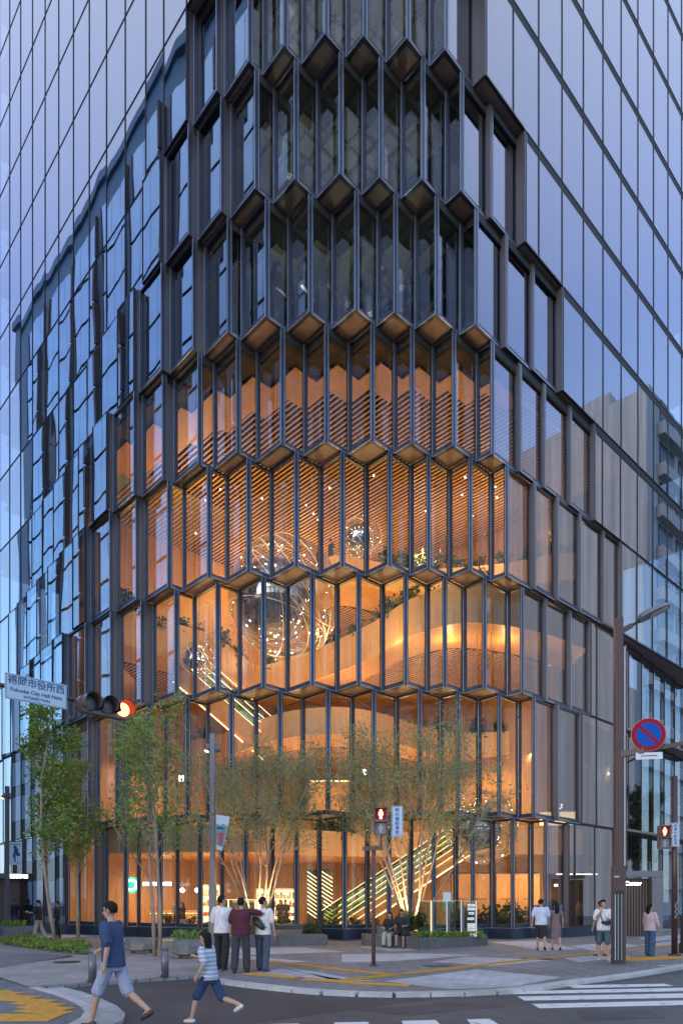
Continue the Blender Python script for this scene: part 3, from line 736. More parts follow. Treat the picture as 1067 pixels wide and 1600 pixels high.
# ---------------------------------------------------------------- things inside the atrium
rng = np.random.default_rng(3)
def leaf_mesh(name, pts, size, m, droop=.3, flat_=0.5, seed=0):
    """one rhombic leaf per point, random turn; pts (n,3)"""
    r = np.random.default_rng(seed); n = len(pts); pts = np.asarray(pts)
    d = r.normal(size=(n,3)); d[:,2] = d[:,2]*flat_ - droop; d /= np.linalg.norm(d,axis=1)[:,None]
    u = r.normal(size=(n,3)); u -= d*(u*d).sum(1)[:,None]; u /= np.linalg.norm(u,axis=1)[:,None]
    s_ = size*r.uniform(.65,1.3,n)[:,None]
    nn = np.cross(d, u)
    V = np.stack([pts, pts+d*s_*.5+u*s_*.27+nn*s_*.06, pts+d*s_, pts+d*s_*.5-u*s_*.27+nn*s_*.06], 1).reshape(-1,3)
    me = bpy.data.meshes.new(name); i = np.arange(n)*4
    F_ = np.stack([i,i+1,i+2,i+3],1)
    me.vertices.add(len(V)); me.vertices.foreach_set('co', V.ravel().astype(np.float32))
    me.loops.add(n*4); me.loops.foreach_set('vertex_index', F_.ravel().astype(np.int32))
    me.polygons.add(n); me.polygons.foreach_set('loop_start', (np.arange(n)*4).astype(np.int32)); me.polygons.foreach_set('loop_total', np.full(n,4,np.int32))
    me.update(); me.materials.append(m); return me
def shrub_data(seed, r, h, n, size, m):
    g = np.random.default_rng(seed); k = 9
    c = np.column_stack([g.normal(0,r*.5,k), g.normal(0,r*.5,k), g.uniform(.25*h,.9*h,k)])
    p = c[g.integers(0,k,n)] + g.normal(0, r*.25, (n,3)); p[:,2] = np.abs(p[:,2])
    lm = leaf_mesh('foliage', p, size, m, .1, .8, seed)
    b = MB()
    for q in c: b.tube([(0,0,0), (q[0]*.4, q[1]*.4, q[2]*.5), tuple(q)], [.02,.014,.006], 5)
    return lm, b.mesh('stem', M['bark'])
SHR = [shrub_data(i, .55, 1.2, 420, .2, M['leaf_d']) for i in range(4)]
def shrub(name, label, pos, sc=1.0, group=None, kinds=SHR, i=0):
    t = thing(name, label, 'plant', pos, random.random()*6, group); t.scale = (sc,)*3
    link('foliage', kinds[i % len(kinds)][0], t); link('stem', kinds[i % len(kinds)][1], t); return t
j = 0
for e, zt, off, rng_, lab, grp in ((g4, 20.75, .55, (.42, 1), 'leafy green shrub in the trough of the highest timber gallery', 'shrubs on the highest gallery'),
                        (g3, 15.9, .6, (0, 1), 'leafy green shrub along the sweeping middle timber gallery', 'shrubs on the middle gallery'),
                        (g2, 11.35, .6, (0, 1), 'leafy green shrub behind the lower curved timber gallery rail', 'shrubs on the lower gallery')):
    n = len(e); m_ = int(n*rng_[0]); acc = 0
    for i in range(m_, n-1):
        acc += (e[i+1]-e[i]).length
        if acc > (1.15 if zt > 12 else 1.5):
            acc = 0; d = (e[i+1]-e[i]).normalized(); q = e[i] + Vector((-d.y, d.x))*off
            if zt > 15 and zt < 17 and CX + F*q.x/q.y > 770: continue
            if zt < 12 and 330 < CX + F*q.x/q.y < 640: continue
            shrub('gallery_shrub', lab, (q.x, q.y, zt-.3), random.uniform(.9, 1.35), grp, i=j); j += 1
for px, Y in ((715,32.4),(735,32.6),(748,33),(768,33),(788,32.6),(806,33.2),(838,33.6),(858,34.2)):
    shrub('ground_fern', 'dark leafy plant low behind the ground floor glass by the pale timber doors', P(px, Y, .05), random.uniform(.9,1.3), 'plants inside the right ground floor glass', i=j); j += 1
for px, Y in ((500,34.2),(515,33.8),(548,33.6),(560,33.8),(590,34),(440,34.6),(300,37),(262,38)):
    shrub('ground_fern', 'low green plant inside the lobby glass near the lit stripe wall', P(px, Y, .05), random.uniform(.55,.8), 'low plants inside the lobby glass', i=j); j += 1
for px in (508,525,546): shrub('ledge_shrub', 'green shrub on the first gallery behind the middle glass', P(px, 39.6, 5.3), 1.1, 'shrubs on the first gallery', i=j); j += 1

def sphere(px, py, Y, rpx, label, seed):
    c = PZ(px, py, Y); r = rpx*Y/F; g = random.Random(seed)
    t = thing('hanging_sphere', label, 'sculpture', c, 0, 'mirrored spheres hanging in the atrium')
    MB().ball((-r*.16, -r*.05, -r*.08), r*.70, r*.70, r*.70, 48, 28).obj('mirror_ball', M['chrome'], t, True)
    MB().ball((0, 0, 0), r*.985, r*.985, r*.985, 64, 40).obj('glass_shell', M['shell'], t, True)
    for q in range(10 if rpx > 50 else 6):
        ax = Vector((g.gauss(.5,.5), g.gauss(0,.5), g.gauss(.7,.4))).normalized(); u = ax.orthogonal().normalized(); v = ax.cross(u)
        rr = r*g.uniform(.99, 1.02); off = ax*rr*g.uniform(-.55,.55); k = math.sqrt(max(.05, 1-(off.length/rr)**2))*rr
        MB().tube([off + (u*math.cos(a)*k + v*math.sin(a)*k)*(1+.015*math.sin(2*a+q)) for a in [2*math.pi*i/40 for i in range(40)]], r*.007 + .004, 5, closed=True).obj('wire_hoop', M['wire'], t, True)
    for q in range(3):
        MB().tube([(0, 0, r*.95), (g.uniform(-1,1), g.uniform(-.5,1), ZC - .1 - c.z)], .008, 4).obj('cable', M['black'], t)
    return t
sphere(445, 933, 34.0, 89, 'largest mirrored sphere in a swirling wire shell, left of centre', 1)
sphere(310, 1030, 35.5, 28, 'small mirrored wire sphere hanging above the left escalator', 2)
sphere(565, 841, 36.0, 31, 'small mirrored wire sphere high up beside two onlookers on the gallery', 3)
sphere(752, 1293, 33.2, 57, 'low mirrored sphere behind the glass near the pale timber doors', 4)

def escalator(p0, p1, label, wdt=1.2):
    p0, p1 = Vector(p0), Vector(p1); t = thing('escalator', label, 'escalator', p0)
    d = p1 - p0; hz = Vector((d.x, d.y, 0)).normalized(); sd = Vector((0,0,1)).cross(hz); u = d.normalized(); up = u.cross(sd)*-1
    if up.z < 0: up = -up
    MB().bar(-sd*0+up*-.45, d+up*-.45, wdt, .75, up).obj('truss', M['wood'], t)
    st = MB(); n = int(d.z/.2)
    for i in range(n):
        q = d*(i/n); st.obox(q + Vector((0,0,.05)), hz*(d.dot(hz)/n/2), sd*wdt*.42, Vector((0,0,.09)))
    tag(st.obj('steps', M['steel'], t), kind='stuff')
    for s_ in (-1, 1):
        MB().bar(sd*s_*wdt*.52+up*.42, d+sd*s_*wdt*.52+up*.42, .03, .85, up).obj('balustrade', M['panelglass'], t)
        MB().bar(sd*s_*wdt*.52+up*.87, d+sd*s_*wdt*.52+up*.87, .08, .06, up).obj('handrail', M['black'], t)
    for q, off in enumerate((-.86, -.42, -.1, .16, .42, .68)):
        if q == 0: a, b = Vector(), d
        else: a, b = d*(.02*q), d*(1-.03*q)
        MB().bar(a - sd*(wdt*.5+.06)+up*off, b - sd*(wdt*.5+.06)+up*off, .04, .06 if q == 0 else .022, up).obj('light_strip', M['warm'], t)
    for q, off in enumerate((-.1, .3, .6, .95)):
        MB().bar(sd*(wdt*.5+.4)+up*off, d+sd*(wdt*.5+.4)+up*off, .04, .02, up).obj('light_strip', M['warm'], t)
    return t
escalator(PZ(516, 1448, 36.2), PZ(752, 1292, 36.4), 'escalator with glowing strips climbing right behind the glass')
escalator(PZ(428, 1166, 39.6), PZ(286, 1042, 38.6), 'upper escalator with glowing strips climbing left below the small sphere')

lw = thing('light_wall', 'wall panel of glowing herringbone stripes deep in the lobby', 'light wall', PZ(500, 1443, 45))
MB().box(-.85, .85, 0, .12, 0, 3.5).obj('panel', M['dark'], lw)
zz = MB()
for i in range(15):
    z_ = -.3 + i*.26
    for s_ in (-1, 1):
        p0, p1 = Vector((s_*.82, -.03, z_+.55)), Vector((s_*.04, -.03, z_))
        if s_ == 1: p0, p1 = Vector((.82, -.03, z_+.1)), Vector((.04, -.03, z_+.6))
        if 0 < p0.z < 3.5 and 0 < p1.z < 3.5: zz.bar(p0, p1, .03, .045)
tag(zz.obj('light_bars', M['warm'], lw), kind='stuff')
# cafe on the left: counter, shelves, sign, pendant lamps
cf = thing('cafe_counter', 'bright timber cafe counter behind the left ground floor glass', 'counter', P(252, 42.5, .05))
MB().box(-2.6, 2.6, -.35, .35, 0, 1.0).obj('front', M['wood'], cf); MB().box(-2.7, 2.7, -.42, .42, 1.0, 1.06).obj('top', M['stone'], cf)
MB().box(-2.4, 2.4, -.40, -.36, .86, .9).obj('light_strip', M['warmdim'], cf)
def shelf(px, Y, w_, h_, lab, n=4):
    t = thing('display_shelf', lab, 'shelf', P(px, Y, .05))
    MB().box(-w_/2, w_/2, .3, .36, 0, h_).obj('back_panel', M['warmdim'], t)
    for s_ in (-1, 1): MB().box(s_*w_/2-.03, s_*w_/2+.03, -.1, .3, 0, h_).obj('upright', M['wood'], t)
    for i in range(n+1):
        zs = .15 + i*(h_-.2)/n; MB().box(-w_/2+.03, w_/2-.03, -.1, .3, zs-.02, zs+.02).obj('shelf_board', M['wood'], t)
        if i < n:
            bx = MB(); x = -w_/2+.1
            while x < w_/2-.2:
                ww = random.uniform(.08,.2); bx.box(x, x+ww, 0, .2, zs+.021, zs+random.uniform(.15,.4)); x += ww+random.uniform(.02,.1)
            tag(bx.obj('goods', [M['dark'], M['bred'], M['wood'], M['banner']][i % 4], t), kind='stuff')
    return t
shelf(215, 46.5, 2.4, 2.6, 'glowing goods shelf at the far left of the cafe'); shelf(285, 46, 2.6, 2.4, 'glowing goods shelf behind the cafe counter')
shelf(330, 41, 1.1, 2.6, 'tall glowing shelf beside the slate lamp post'); shelf(432, 43.5, 2.6, 2.4, 'goods shelf between the left maple and the stripe wall')
sg = thing('cafe_sign', 'round green and white lit emblem with a white strip sign in the cafe', 'sign', PZ(206, 1383, 36.2))
MB().disc((0,0,0), (0,-1,0), .42, .06).obj('disc', M['green_e'], sg); MB().disc((0,-.04,0), (0,-1,0), .31, .03).obj('inner_ring', M['white'], sg)
MB().disc((0,-.06,0), (0,-1,0), .2, .02).obj('emblem', M['green_e'], sg)
sg2 = thing('shop_strip_sign', 'white lit strip sign hanging in the cafe beside the green emblem', 'sign', PZ(246, 1381, 38))
MB().box(-.86, .86, 0, .05, -.13, .13).obj('board', M['dark'], sg2)
for i in range(11): MB().box(-.8+i*.148, -.8+i*.148+.10, -.02, -.001, -.1, .1).obj('lit_segment', M['white'], sg2)
for i, (px, py, Y) in enumerate(((285,1391,41),(308,1391,41),(222,1398,43),(318,1399,43),(248,1396,43))):
    pl_ = thing('pendant_lamp', ['round white pendant lamp hanging inside behind the standing woman','round white pendant lamp close right of another, left of the lamp post'][i] if i < 2 else 'small warm pendant lamp deep in the cafe', 'lamp', PZ(px, py, Y), 0, None if i < 2 else 'small pendant lamps in the cafe')
    rr = .14 if i < 2 else .09
    MB().ball((0,0,0), rr, rr, rr, 14, 10).obj('globe', M['white'] if i < 2 else M['warm'], pl_, True); MB().tube([(0,0,rr), (0,0,1.6)], .012, 5).obj('cord', M['black'], pl_)
# pale timber doors with small black lettering strips on the right, dark ground floor recess, shop signs
for i, px in enumerate((722, 752, 792, 826)):
    t = thing('timber_door', ['pale timber door leftmost behind the right ground floor glass','pale timber door behind the low plants and the glass sign','pale timber door left of the walking couple','pale timber door right behind the walking couple'][i], 'door', P(px, 37.6, .05))
    MB().box(-.58, .58, 0, .08, 0, 3.1).obj('leaf', M['wood'], t); MB().box(-.62, .62, .081, .14, 0, 3.2).obj('frame', M['dark'], t)
    MB().box(-.3, .3, -.012, -.001, 1.72, 1.76).obj('lettering_line', M['dark'], t); MB().box(.40, .44, -.05, -.001, .9, 1.3).obj('handle', M['black'], t)
t = thing('shop_light', 'long white tube light in the room right of the walking couple', 'lamp', PZ(898, 1367, 37)); MB().box(-1.0, 1.2, -.03, .03, 0, .07).obj('tube', M['white'], t); MB().box(-1.05, 1.25, -.05, .05, .07, .11).obj('housing', M['steel'], t)
t = thing('lit_notice', 'blue and white lit display above the walking couple', 'screen', PZ(866, 1419, 36.4)); MB().box(-.5, .5, 0, .06, -.2, .2).obj('screen', M['whitedim'], t); MB().box(-.49, .49, -.02, -.001, -.06, .08).obj('blue_band', M['blue_e'], t)
t = thing('bookshop_sign', 'white lit shop lettering behind the upper right glass', 'sign', PZ(897, 1262, 38.5))
MB().box(-1.1, 1.1, .05, .12, -.3, .3).obj('board', M['dark'], t)
text('ジュンク堂', .42, 'lettering', M['white'], t, frame_mat((0,-.01,0), (1,.0,0), (0,-1,0)))
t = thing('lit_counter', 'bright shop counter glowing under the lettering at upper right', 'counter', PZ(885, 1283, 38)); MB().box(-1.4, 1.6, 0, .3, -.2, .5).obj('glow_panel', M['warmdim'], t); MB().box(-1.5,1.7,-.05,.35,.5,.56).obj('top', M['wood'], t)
t = thing('cove_light', 'glowing cove line above the first gallery wall in the centre', 'lamp', PZ(518, 1221, 41.5)); MB().box(-1.3, 1.2, 0, .05, 0, .06).obj('tube', M['warm'], t); MB().box(-1.35, 1.25, .06, .2, -1.9, .1).obj('wall_panel', M['wood'], t)
for px, py, Y, lab in ((570,1206,40,'small bright lit panel above the red pedestrian signal, deep inside'),(283,1216,40,'small bright lit panel behind the twin trunk tree, deep inside'),(207,1137,44,'small bright lit panel below the traffic signal head, deep inside')):
    t = thing('lit_box', lab, 'lamp', PZ(px, py, Y)); MB().box(-.14, .14, 0, .06, -.16, .16).obj('diffuser', M['white'], t); MB().box(-.17,.17,.061,.1,-.19,.19).obj('frame', M['dark'], t)
for i, px in enumerate((742,772,806,842,880)):
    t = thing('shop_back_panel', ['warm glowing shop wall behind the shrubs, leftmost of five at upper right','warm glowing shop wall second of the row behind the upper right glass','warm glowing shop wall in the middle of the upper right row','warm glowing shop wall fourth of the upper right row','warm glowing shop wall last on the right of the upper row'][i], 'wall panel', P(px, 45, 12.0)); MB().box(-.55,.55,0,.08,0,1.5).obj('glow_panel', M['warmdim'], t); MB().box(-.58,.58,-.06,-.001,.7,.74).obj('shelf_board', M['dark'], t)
for i in range(24):                                                # recessed downlights in the big slatted ceiling
    px = random.uniform(290, 790); Y = random.uniform(36, 44); c = P(px, Y, ZC-.13); d_ = MB().cyl((0,0), .04, 0, .05, 8)
    b_, a_ = toL(c.x, c.y)
    if a_ + b_ > 35: continue
    tag(d_.obj('downlight', M['white'], None, loc=c), 'tiny round downlight set in the big slatted ceiling', 'downlight', 'downlights in the slatted ceiling')
# right hand entrance
en = thing('side_entrance', 'dark ribbed entrance recess with white lit lettering beside the brown pole', 'entrance', P(992, 33.2, 0), R(-8))
MB().box(-.6, 1.0, 0, .2, 0, 2.75).obj('recess_wall', M['dark'], en); MB().box(.62, 1.1, -.5, -.01, 0, 2.8).obj('jamb', M['slate'], en); MB().box(-.8, 1.1, -.55, .2, 2.81, 3.1).obj('canopy', M['slate'], en)
for i in range(9): MB().box(-.58+i*.13, -.53+i*.13, -.06, -.001, 0, 2.7).obj('rib', M['bfr'], en)
text('Center', .26, 'lettering', M['white'], en, frame_mat((-.25,-.58,2.5), (1,0,0), (0,-1,0)))
en2 = thing('left_entrance', 'dark entrance with glowing white lettering at the far left', 'entrance', P(28, 41, 0), R(10))
MB().box(-1, .9, 0, .2, 0, 3.0).obj('recess_wall', M['bfr'], en2); MB().box(-1.1, 1.0, -.4, .2, 3.0, 3.3).obj('canopy', M['slate'], en2)
for i in range(7): MB().box(-.42+i*.15, -.42+i*.15+.1, -.45, -.401, 3.02, 3.24).obj('lit_segment', M['white'], en2)

# ---------------------------------------------------------------- street furniture
def poly_tube(o_, name, m, parent, pts, r, n=12): return MB().tube(pts, r, n).obj(name, m, parent, True)
# overhead traffic signal with the intersection name board, arm along the right street direction
U = Vector((VR.x, VR.y, 0)); V_ = Vector((VR.y, -VR.x, 0))            # V_: facing the camera side
sB = P(8, 13.5).xy.to_3d()
tsig = thing('traffic_signal', 'overhead traffic signal on a long arm, red lamp lit', 'traffic signal', sB + Vector((0,0,0)))
MB().tube([U*-3.4, U*-3.4 + Vector((0,0,6.6))], .12, 14).obj('pole', M['rust'], tsig, True)
MB().tube([U*-3.4+Vector((0,0,5.86)), U*1.36+Vector((0,0,5.86))], .045, 10).obj('arm', M['rust'], tsig, True)
hd = link('signal_head', None, tsig)
hc = U*2.0 + Vector((0,0,5.82)) + V_*.02
b = MB()
for e0, r_ in ((-.56,.17),): pass
b.obox(hc, U*.40, V_*.10, Vector((0,0,.19)))
for s_ in (-1,1): b.tube([hc+U*s_*.40 - V_*.1, hc+U*s_*.40+V_*.1], .19, 18)
b.obj('housing', M['sigbody'], hd)
MB().bar(U*1.33+Vector((0,0,5.86)), hc - U*.55, .05, .05).obj('bracket', M['rust'], hd)
for i, x in enumerate((-.37, 0, .37)):
    c = hc + U*x + V_*.105
    MB().disc(c + V_*.02, V_, .145, .03, 24).obj('lens', M['lens_lit'] if i == 2 else M['lens'], hd, True)
    vz = MB(); rs = []
    for dep in (0, .26):
        rs.append([c + V_*dep*(1 if True else 0) + (U*math.cos(t) + Vector((0,0,1))*math.sin(t))*.17 for t in [R(-35) + R(250)*k/16 for k in range(17)]])
    n0 = len(rs[0]); vz.add([v for r in rs for v in r], [(k, k+1, n0+k+1, n0+k) for k in range(n0-1)])
    rs2 = [[c + V_*dep + (U*math.cos(t) + Vector((0,0,1))*math.sin(t))*.182 for t in [R(-35) + R(250)*k/16 for k in range(17)]] for dep in (0,.26)]
    vz.add([v for r in rs2 for v in r], [(k+1, k, n0+k, n0+k+1) for k in range(n0-1)])
    vz.obj('visor', M['sigbody'] if i < 2 else M['sign_r'], hd)  # lit lamp's visor coloured red to carry the lens glow
sb = thing('street_sign', 'pale blue intersection name board with dark blue lettering on the signal arm', 'sign', sB + U*.58 + V_*.07 + Vector((0,0,5.86)))
MB().obox((0,0,0), U*.60, V_*.012, Vector((0,0,.25))).obj('board', M['signw'], sb)
bd = MB()
for z_ in (-.232,.232): bd.obox(V_*.014+Vector((0,0,z_)), U*.58, V_*.002, Vector((0,0,.004)))
for x_ in (-.582,.582): bd.obox(V_*.014+U*x_, U*.004, V_*.002, Vector((0,0,.235)))
bd.obj('border', M['signb'], sb)
def sgt(s_, size, z_, nm='lettering'):
    return text(s_, size, nm, M['signb'], sb, frame_mat(tuple(V_*.016 + Vector((0,0,z_))), U, V_), .001)
sgt('福岡市役所西', .185, .12); sgt('Fukuoka City Hall Nishi', .105, -.055); sgt('INTERSECTION', .075, -.165)

# tall brown pole with road lamp, no parking sign and arm
bp0 = G(965.5, 1506.5)
bpole = thing('street_pole', 'tall square brown street pole with a dark road lamp at its head', 'pole', bp0, R(-6))
MB().box(-.15,.15,-.15,.15,0,2.6).obj('base_column', M['brown'], bpole); MB().box(-.14,.10,-.1505,-.1502,.05,1.95).obj('dark_plate', M['black'], bpole)
MB().box(-.10,.10,-.10,.10,2.601,9.15).obj('upper_column', M['brown'], bpole)
MB().box(.125,.165,-.06,.0,2.601,8.4).obj('side_rail', M['sgrey'], bpole); MB().box(.175,.21,-.03,.03,2.601,8.45).obj('cable_pipe', M['brown'], bpole)
MB().box(-.13,-.115,-.158,-.1505,.12,1.85).obj('light_slot', M['signw'], bpole)
for x_ in (-.05, .04): MB().box(x_-.008,x_+.008,-.158,-.1505,.12,1.85).obj('light_slot', M['sgrey'], bpole)
MB().box(-.145,-.02,-.157,-.151,2.3,2.33).obj('label_plate', M['signw'], bpole)
MB().bar((.10,0,8.83),(.34,-.02,8.95),.10,.12).obj('bracket', M['brown'], bpole); MB().tube([(.34,-.02,8.95),(.55,-.05,9.08)],.035,8).obj('joint', M['black'], bpole)
lh = MB(); ax = Vector((.72,-.12,.30)).normalized(); sd = Vector((.16,.98,0)).normalized(); up = ax.cross(sd)
if up.z < 0: up = -up
rs = []
for t_, w_, h_ in ((0,.12,.07),(.06,.20,.12),(.25,.25,.13),(.55,.25,.10),(.74,.21,.07),(.80,.12,.04)):
    c = Vector((.5,-.04,9.06)) + ax*t_
    rs.append([c+sd*w_+up*-.01, c+sd*w_*.7+up*h_, c-sd*w_*.7+up*h_, c-sd*w_+up*-.01, c-sd*w_*.9-up*.03, c+sd*w_*.9-up*.03])
lh.rings(rs).obj('lamp_head', M['slate'], bpole)
MB().obox(Vector((.5,-.04,9.06))+ax*.5-up*.04, ax*.22, sd*.17, up*.008).obj('lamp_lens', M['sgrey'], bpole)
np_ = thing('no_parking_sign', 'round red and blue no parking sign on the brown pole', 'sign', bp0 + Vector((.66,-.30,4.22+1.67-1.55)))
nn = Vector((-.18,-1,0)).normalized(); nx = Vector((0,0,1)).cross(nn)*-1; nx = Vector((nn.y*-1, nn.x, 0)).normalized()
if nx.x < 0: nx = -nx
zc_ = Vector((0,0,1.67+258*18.2/F - (4.22+1.67-1.55)))
MB().disc(zc_, nn, .435, .02, 40).obj('rim', M['sgrey'], np_); MB().disc(zc_+nn*.013, nn, .425, .008, 40).obj('red_disc', M['sign_r'], np_); MB().disc(zc_+nn*.02, nn, .315, .006, 40).obj('blue_disc', M['sign_b2'], np_)
dg_ = (nx*.707 - Vector((0,0,.707))); MB().obox(zc_+nn*.025, dg_*.315, dg_.cross(nn)*.042, nn*.002).obj('red_bar', M['sign_r'], np_)
MB().obox(zc_+Vector((.02,0,-.55)), nx*.33, nn*.006, Vector((0,0,.09))).obj('sub_plate', M['banner'], np_)
MB().obox(zc_+Vector((.02,0,-.55))+nn*.008, nx*.2, nn*.001, Vector((0,0,.012))).obj('red_line', M['sign_r'], np_)
MB().bar(zc_+Vector((-.62,.25,-.45)), zc_+Vector((-.1,.05,-.40)), .12, .16).obj('bracket', M['brown'], np_)
ar = link('signal_arm', None, bpole, (.12,.1,0))
MB().bar((.0,0,5.55),(2.6,-.5,5.95),.09,.10).obj('beam', M['brown'], ar); MB().tube([(0,0,5.3),(.7,-.12,5.62)],.03,8).obj('brace', M['brown'], ar)

# pedestrian signals
def ped_signal(base, top, label, box_c, sign_c, sign_txt, rz, sign_h, m, pr=.05, pole_h=None, arm=True):
    t = thing('pedestrian_signal', label, 'pedestrian signal', base, rz)
    MB().cyl((0,0), pr, .04, top, 12).obj('pole', m, t, True); MB().cyl((0,0), pr*2, 0, .05, 12).obj('foot', m, t)
    if arm: MB().bar((-.28,0,top+.02),(.24,-.02,top+.05),.10,.11).obj('cross_arm', m, t); MB().tube([(.19,0,top+.1),(.19,0,box_c[2]-.3)],.035,8).obj('stem', m, t)
    x, y, z_ = box_c; hd_ = link('signal_head', None, t)
    for i in (0, 1):
        zz_ = z_ + (.18 if i == 0 else -.18)
        MB().box(x-.17,x+.17,y-.06,y+.10,zz_-.17,zz_+.17).obj('housing', M['sigbody'], hd_)
        MB().box(x-.13,x+.13,y-.067,y-.0605,zz_-.13,zz_+.13).obj('lens', M['lens'] if i else M['sign_r'], hd_)
        vz = MB(); vz.box(x-.17,x+.17,y-.20,y-.0602,zz_+.15,zz_+.17); vz.box(x-.17,x-.155,y-.20,y-.0602,zz_-.10,zz_+.149); vz.box(x+.155,x+.17,y-.20,y-.0602,zz_-.10,zz_+.149)
        vz.obj('visor', M['sigbody'], hd_)
        mm_ = MB(); yy = y-.078
        mm_.disc((x,yy,zz_+.085),(0,1,0),.026,.01,12)
        mm_.prism([(x-.05,zz_+.05),(x+.05,zz_+.05),(x+.055,zz_-.03),(x+.03,zz_-.03),(x+.028,zz_-.12),(x+.004,zz_-.12),(x,zz_-.04),(x-.004,zz_-.12),(x-.028,zz_-.12),(x-.03,zz_-.03),(x-.055,zz_-.03)], 0, .008)
        k = 0
        vs = []
        for v in mm_.v: vs.append(v)
        n_ = 24
        mm_.v = vs[:n_] + [(v[0], yy+v[2]-.004, v[1]) for v in vs[n_:]]
        mm_.obj('walker_figure', M['red_w'] if i == 0 else M['sgrey'], hd_)
    s = thing('signal_plate', label.split(' with')[0].replace('pedestrian signal','upright white plate with blue characters beside pedestrian signal') if False else sign_txt[1], 'sign', Vector(base), rz)
    x, y, z_ = sign_c; hw, hh = sign_h
    MB().box(x-hw,x+hw,y,y+.02,z_-hh,z_+hh).obj('plate', M['signw'], s)
    bo = MB()
    for q in (-1,1): bo.box(x-hw+.012,x+hw-.012,y-.003,y-.0002,z_+q*(hh-.018)-.004,z_+q*(hh-.018)+.004); bo.box(x+q*(hw-.018)-.004,x+q*(hw-.018)+.004,y-.003,y-.0002,z_-hh+.023,z_+hh-.023)
    bo.obj('border', M['sign_b2'], s)
    n = len(sign_txt[0])
    for i, ch in enumerate(sign_txt[0]):
        text(ch, hh*2*.88/n, 'lettering', M['sign_b2'], s, frame_mat((x, y-.004, z_+hh*.9 - (i+.5)*hh*1.8/n - .005), (1,0,0), (0,-1,0)), .001)
    MB().box(min(box_c[0],x), max(box_c[0],x), y+.03, y+.05, z_-.02, z_+.02).obj('bracket', m, s)
    return t
ped_signal(G(583.5,1510.5), 2.98, 'pedestrian signal with a red standing figure on a thin worn pole', (.18,0,3.70), (.60,-.02,3.70), ('斜め横断専用','white plate with blue characters right of the nearer red pedestrian signal'), 0, (.145,.385), M['rust'])
b2 = G(1053,1493)
ped_signal(b2, 5.5, 'pedestrian signal with a red figure on the thick pole at the right edge', (-.36,-.12,3.62), (-.09,-.30,3.68), ('歩車分離信号','white plate with blue characters on the thick pole at right edge'), R(-4), (.12,.36), M['brown'], .09, arm=False)
t = thing('graffiti_tag', 'white scribbled tag on the thick brown pole at right', 'graffiti', b2 + Vector((0,-.098,1.1)))
MB().tube([(.03*math.sin(q*1.3)+.012*math.sin(q*4.1), -.001-.004*math.cos(q), .55 - q*.035) for q in np.arange(0, 15, .25)], .006, 4).obj('paint_line', M['banner'], t)
t = thing('utility_box', 'black utility box standing at the right edge of the picture', 'cabinet', G(1072,1489)); MB().box(-.18,.18,-.15,.15,.0,.32).obj('plinth', M['black'], t); MB().box(-.15,.15,-.12,.12,.32,1.15).obj('cabinet_body', M['black'], t); MB().box(-.17,.17,-.14,.14,1.15,1.2).obj('lid', M['black'], t)

# slate lamp posts with twin spots and banners
def lamp_post(base, rz, label, blabel, flip, wind):
    t = thing('lamp_post', label, 'lamp post', base, rz)
    MB().box(-.085,.085,-.085,.085,2.3,7.6).obj('column', M['slate'], t); MB().box(-.12,.12,-.12,.12,0,2.3).obj('base_sleeve', M['slate'], t)
    for s_ in (-1, 1):
        h_ = link('spot_head', None, t)
        MB().tube([(s_*.12,-.02,7.22),(s_*.20,-.08,6.98)], [.07,.10], 14).obj('housing', M['slate'], h_, True)
        MB().disc((s_*.2025,-.082,6.972), (s_*.3,-.25,-.9), .085, .012, 16).obj('lens', M['warm'] if s_ == flip else M['lens'], h_)
        MB().bar((s_*.085,0,7.15),(s_*.13,-.02,7.15),.03,.03).obj('bracket', M['slate'], h_)
    bn = thing('banner', blabel, 'banner', base, rz)
    x0, x1, zt, zb = .12, .62, 4.74, 3.52
    if not wind: x0, x1, zt, zb = .12,.76, 4.72, 3.55
    def bx(u, v):                                                   # cloth surface, top edge to tapering wind-blown foot
        x = x0 + (x1-x0)*u*(1 - (.55*(1-v) if wind else 0)); return (x, -.03 - (.10*math.sin(u*3)*(1-v) if wind else .01*math.sin(u*5)), zb + (zt-zb)*v - (.08*u if wind else 0))
    def cloth(name, m, u0, u1, v0, v1, off, n=6):
        b = MB(); vs = []; fs = []
        for sgn in (0, 1):
            for i in range(n+1):
                for k in range(n+1):
                    p = bx(u0+(u1-u0)*i/n, v0+(v1-v0)*k/n); vs.append((p[0], p[1]-off+sgn*.006, p[2]))
        q = (n+1)**2
        for i in range(n):
            for k in range(n):
                a = i*(n+1)+k; fs += [(a,a+n+1,a+n+2,a+1),(q+a,q+a+1,q+a+n+2,q+a+n+1)]
        b.add(vs, fs); return b.obj(name, m, bn)
    cloth('cloth', M['banner'], 0, 1, 0, 1, 0)
    if wind:
        cloth('print', M['teal'], .05, .95, .12, .72, .008); cloth('print', M['bred'], .3, .8, .16, .52, .016); cloth('print', M['navy'], .1,.7,.60,.66,.016)
    else:
        for u0,u1,v0,v1 in ((.35,.6,.72,.84),(.38,.72,.45,.72),(.3,.5,.3,.5),(.55,.85,.38,.52),(.4,.52,.12,.32),(.62,.8,.06,.1)): cloth('print', M['navy'], u0,u1,v0,v1,.008, 3)
        cloth('print', M['teal'], .06,.94,.87,.93,.008, 3)
    MB().bar((.085,0,zt+.02),(x1,0,zt+.02),.025,.025).obj('banner_rail', M['slate'], bn)
    return t
lamp_post(P(332.5, 24.6), 0, 'slate square lamp post with twin spots behind the three standing men', 'wind blown pale banner with red print on the central lamp post', -1, True)
lamp_post(P(12, 35.8), 0, 'slate square lamp post with twin spots at the left edge', 'white banner with blue dancer print on the left lamp post', -1, False)

